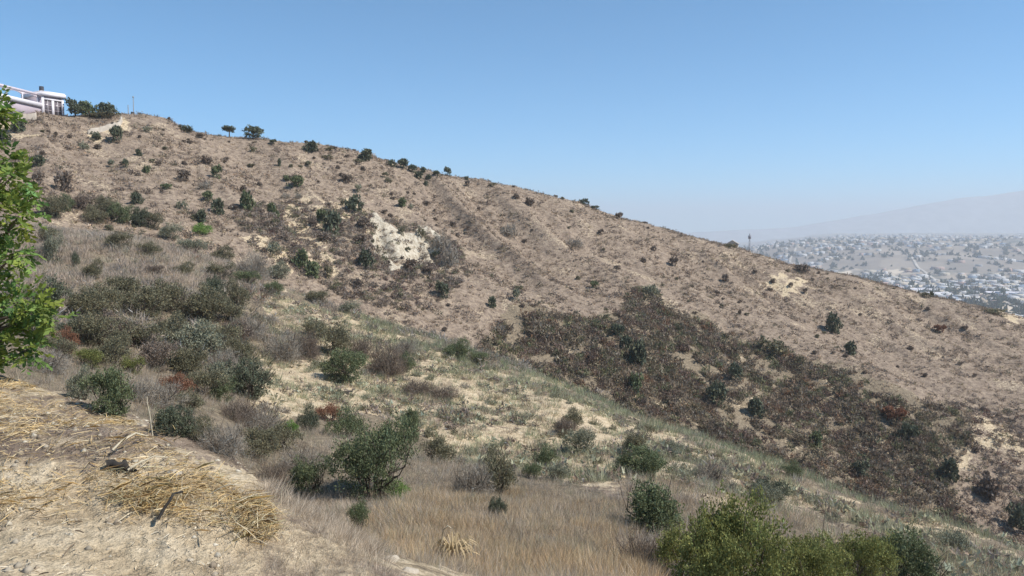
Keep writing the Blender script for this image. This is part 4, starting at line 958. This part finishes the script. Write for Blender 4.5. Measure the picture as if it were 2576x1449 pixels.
gs = obj('ground', mesh_np('ground', np.array([(-40000, -40000, -170), (40000, -40000, -170), (40000, 40000, -170), (-40000, 40000, -170)], float), np.array([(0, 1, 2, 3)])), plain_mat('far plain', (.26, .22, .17), .95, .2, .002)); tag(gs, kind='structure')

# mountain beyond the city
MX = np.linspace(-3500, 9000, 150); MR = np.linspace(0, 1, 24)
mv = []
for k, s_ in enumerate(MR):
    yy = 6500 + 1500 * s_
    top = np.interp(MX, [-3500, 1500, 2500, 3000, 3500, 4000, 4400, 4800, 5400, 9000], [-60, -40, 10, 80, 165, 250, 310, 370, 385, 250])
    zz = -130 + (top + 130) * np.sin(np.pi * s_) ** .8 + 36 * fbm(MX / 500, np.full_like(MX, yy / 500), 4) * np.sin(np.pi * s_)
    mv.append(np.stack([MX, np.full_like(MX, yy), zz], -1))
mv = np.array(mv); ix = np.arange(mv.shape[0] * mv.shape[1]).reshape(mv.shape[:2])
mf = np.stack([ix[:-1, :-1], ix[:-1, 1:], ix[1:, 1:], ix[1:, :-1]], -1).reshape(-1, 4)
mo = obj('mountain', mesh_np('mountain', mv.reshape(-1, 3), mf, None, True), plain_mat('mountain scrub', (.31, .315, .325), .95, .2, .01)); tag(mo, kind='structure')

# houses: boxes with parapet, upper room, door and window openings
def house_mesh(v):
    r6 = np.random.default_rng(100 + v); w, d, h = 4.5 + 3 * r6.random(), 4 + 2 * r6.random(), 3.2 + 3.2 * (v % 2)
    L_ = [(-w, w, -d, d, -6, h), (-w - .15, w + .15, -d - .15, d + .15, h, h + .5)]; cc = [1, 1.08]
    if v % 3 == 0: L_.append((-w * .9, w * .1, -d * .4, d * .9, h + .5, h + 3.2)); cc.append(.95)
    if v % 3 == 1: L_.append((w + .01, w + 3.5, -d, d * .5, -6, 2.9)); cc.append(.9)
    nw = 3
    for k in range(nw):
        x0 = -w + w * 2 * (k + .3) / nw
        for lv in range(1 + v % 2): L_.append((x0, x0 + 1.3, -d - .06, -d - .003, .9 + 3.2 * lv, 2.3 + 3.2 * lv)); cc.append(.22)
        L_.append((w + .003, w + .06, -d + d * 2 * (k + .3) / nw, -d + d * 2 * (k + .3) / nw + 1.2, h - 2.3, h - .9)); cc.append(.22)
    V_, F_ = boxes(L_); return mesh_np('house', V_, F_, np.repeat(np.array(cc), 8)[:, None] * np.ones((1, 3)))
HM = [house_mesh(v) for v in range(6)]
HC = {'white': (.78, .76, .74), 'cream': (.68, .60, .48), 'grey': (.42, .42, .43), 'pink': (.62, .44, .38), 'blue': (.36, .44, .54), 'tan': (.5, .41, .31)}
HMAT = {k: leaf_mat(k + ' house walls', v, 0) for k, v in HC.items()}
hr = np.random.default_rng(44)
spots = []; taken = set()
tries = 0
while len(spots) < 4300 and tries < 60000:
    tries += 1
    a = math.radians(12 + 27 * hr.random()); R = math.exp(math.log(1050) + hr.random() * math.log(5.5))
    x, y = math.sin(a) * R, math.cos(a) * R
    # streets: houses stand in rows, two to a block
    u_ = x * .94 - y * .34; v_ = x * .34 + y * .94
    u_ = round(u_ / 17) * 17 + hr.normal(0, 1.5); v_ = round(v_ / 44) * 44 + hr.choice([-10, 10]) + hr.normal(0, 1.5)
    if (u_ % 150) < 12: continue
    x, y = u_ * .94 + v_ * .34, -u_ * .34 + v_ * .94
    if (round(u_), round(v_ / 6)) in taken: continue
    taken.add((round(u_), round(v_ / 6))); taken.add((round(u_) + 1, round(v_ / 6))); taken.add((round(u_) - 1, round(v_ / 6)))
    z = float(plain_z(np.array([x]), np.array([y]))[0]); px_, py_ = proj(np.array([[x, y, z]])); px_, py_ = px_[0], py_[0]
    slope = abs(float(plain_z(np.array([x]), np.array([y + 20]))[0]) - z)
    if slope > 1.5 and hr.random() < .95: continue
    if any(inpoly(np.array([px_]), np.array([py_]), p_)[0] for p_ in pale_p) and hr.random() < .9: continue
    if px_ > 2640 or vnoise(np.array([x / 110]), np.array([y / 110]))[0] < -.24: continue
    spots.append((R, x, y, z, px_))
spots.sort()
names = list(HC)
wts = [.34, .16, .24, .08, .06, .12]
bk_V, bk_F, bk_C, o_ = [], [], [], 0
for i, (R, x, y, z, px_) in enumerate(spots):
    c_ = names[hr.choice(6, p=wts)]; rz = -.347 + hr.choice([0, math.pi / 2]) + hr.normal(0, .04); sc = .9 + .6 * hr.random() + (.9 if hr.random() < .07 else 0)
    if i < 290:
        ob = obj('house', HM[i % 6], HMAT[c_]); ob.location = (x, y, z); ob.rotation_euler = (0, 0, rz); ob.scale = (sc, sc, sc)
        tag(ob, '%s %s flat roofed house%s in the hazy city' % (('one storey', 'two storey')[i % 2], c_, (' with rooftop room', ' with side annex', '')[i % 3]), 'house', '%s houses in the hazy city' % c_)
    else:
        w, d, h = (4 + 4 * hr.random()) * sc, (4 + 3 * hr.random()) * sc, (3 + 3.5 * hr.random())
        v, f_ = boxes([(-w, w, -d, d, -8, h), (-w * .5, w * .4, -d - .1, -d + .2, .6, 2.2)]); ca, sa = math.cos(rz), math.sin(rz)
        v = np.stack([v[:, 0] * ca - v[:, 1] * sa + x, v[:, 0] * sa + v[:, 1] * ca + y, v[:, 2] + z], -1)
        bk_V.append(v); bk_F.append(f_ + o_); o_ += len(v); cc = np.tile(HC[c_], (16, 1)); cc[8:] *= .25; bk_C.append(cc)
ob = obj('distant_houses', mesh_np('distant_houses', np.concatenate(bk_V), np.concatenate(bk_F), np.concatenate(bk_C)), M_stuff); tag(ob, 'mass of far pale houses across the hazy city', 'houses', kind='stuff')
# straight dirt streets running through the blocks
for k in range(-2, 9, 2):
    u_ = 150 * k + 6; vv = np.arange(900, 2700, 15.0); u_ = u_ + 14 * fbm(vv / 260, vv * 0 + k, 3)
    xs = u_ * .94 + vv * .34; ys = -u_ * .34 + vv * .94; keep = (np.degrees(np.arctan2(xs, ys)) > 9) & (np.degrees(np.arctan2(xs, ys)) < 42) & (np.hypot(xs, ys) > 1000)
    xs, ys = xs[keep], ys[keep]
    if len(xs) < 4: continue
    a_ = np.stack([xs - 3 * .94, ys + 3 * .34, plain_z(xs, ys) + 1.6], -1); b_ = np.stack([xs + 3 * .94, ys - 3 * .34, plain_z(xs, ys) + 1.6], -1)
    vv_ = np.stack([a_, b_], 1).reshape(-1, 3); n_ = len(xs)
    tag(obj('street', mesh_np('street', vv_, np.array([(2 * i, 2 * i + 1, 2 * i + 3, 2 * i + 2) for i in range(n_ - 1)])), M_road), kind='structure')
# larger sheds in the city
for i, (x, y, w, d, lab) in enumerate([(2310, 741, 60, 12, 'long white shed roof just above the ridge'), (2520, 750, 70, 14, 'long pale shed roof at the right edge of the city'), (2350, 772 - 20, 40, 10, 'low white shed below the long white roof')]):
    R = 112 / max(.01, -ray(x, y)[2]) * math.hypot(*ray(x, y)[:2]); p_ = at(x, y, R); z = float(plain_z(np.array([p_[0]]), np.array([p_[1]]))[0])
    e = empty('shed', (p_[0], p_[1], z), -.3); part('wall', [(-w / 3, w / 3, -d / 2, d / 2, -4, 5)], HMAT['grey'], e)
    me = bpy.data.meshes.new('roof'); a, b = w / 3 + .5, d / 2 + .5
    me.from_pydata([(-a, -b, 5), (a, -b, 5), (a, b, 5), (-a, b, 5), (-a, 0, 7), (a, 0, 7)], [], [(0, 1, 5, 4), (2, 3, 4, 5), (0, 4, 3), (1, 2, 5), (0, 3, 2, 1)]); obj('roof', me, M_white, e); tag(e, lab, 'shed')
# trees of the city
n = 2600; tpos = []
while len(tpos) < n:
    a = math.radians(12 + 27 * hr.random()); R = math.exp(math.log(1020) + hr.random() ** 1.3 * math.log(5)); x, y = math.sin(a) * R, math.cos(a) * R
    if vnoise(np.array([x / 90 + 30]), np.array([y / 90]))[0] < .02 and hr.random() < .75: continue
    tpos.append((x, y, float(plain_z(np.array([x]), np.array([y]))[0])))
tpos = np.array(tpos); sz = 2.8 + 5.5 * rng.random(n) ** 2
scatter('city_trees', [cloud(10, 3, .8, .8, .4, csize=.3, tri=True) for _ in range(4)], tpos, sz, sz * 1.5, colors(n, [(0.055, .072, .045), (0.075, .085, .06)]), label='dark trees scattered through the hazy city', cat='trees')

# ------------------------------------------------------------------ haze
hz = obj('haze', mesh_np('haze', *boxes([(-9500, 15000, -9500, 15500, -172, 430)])), None)
mh = bpy.data.materials.new('haze'); mh.use_nodes = True; th_ = mh.node_tree; th_.nodes.remove(th_.nodes['Principled BSDF'])
pv = th_.nodes.new('ShaderNodeVolumePrincipled'); pv.inputs['Color'].default_value = (0.79, 0.845, 0.915, 1); pv.inputs['Density'].default_value = 2.2e-4; pv.inputs['Anisotropy'].default_value = 0.1
th_.links.new(pv.outputs[0], th_.nodes['Material Output'].inputs['Volume'])
hz.data.materials.append(mh); tag(hz, kind='stuff')
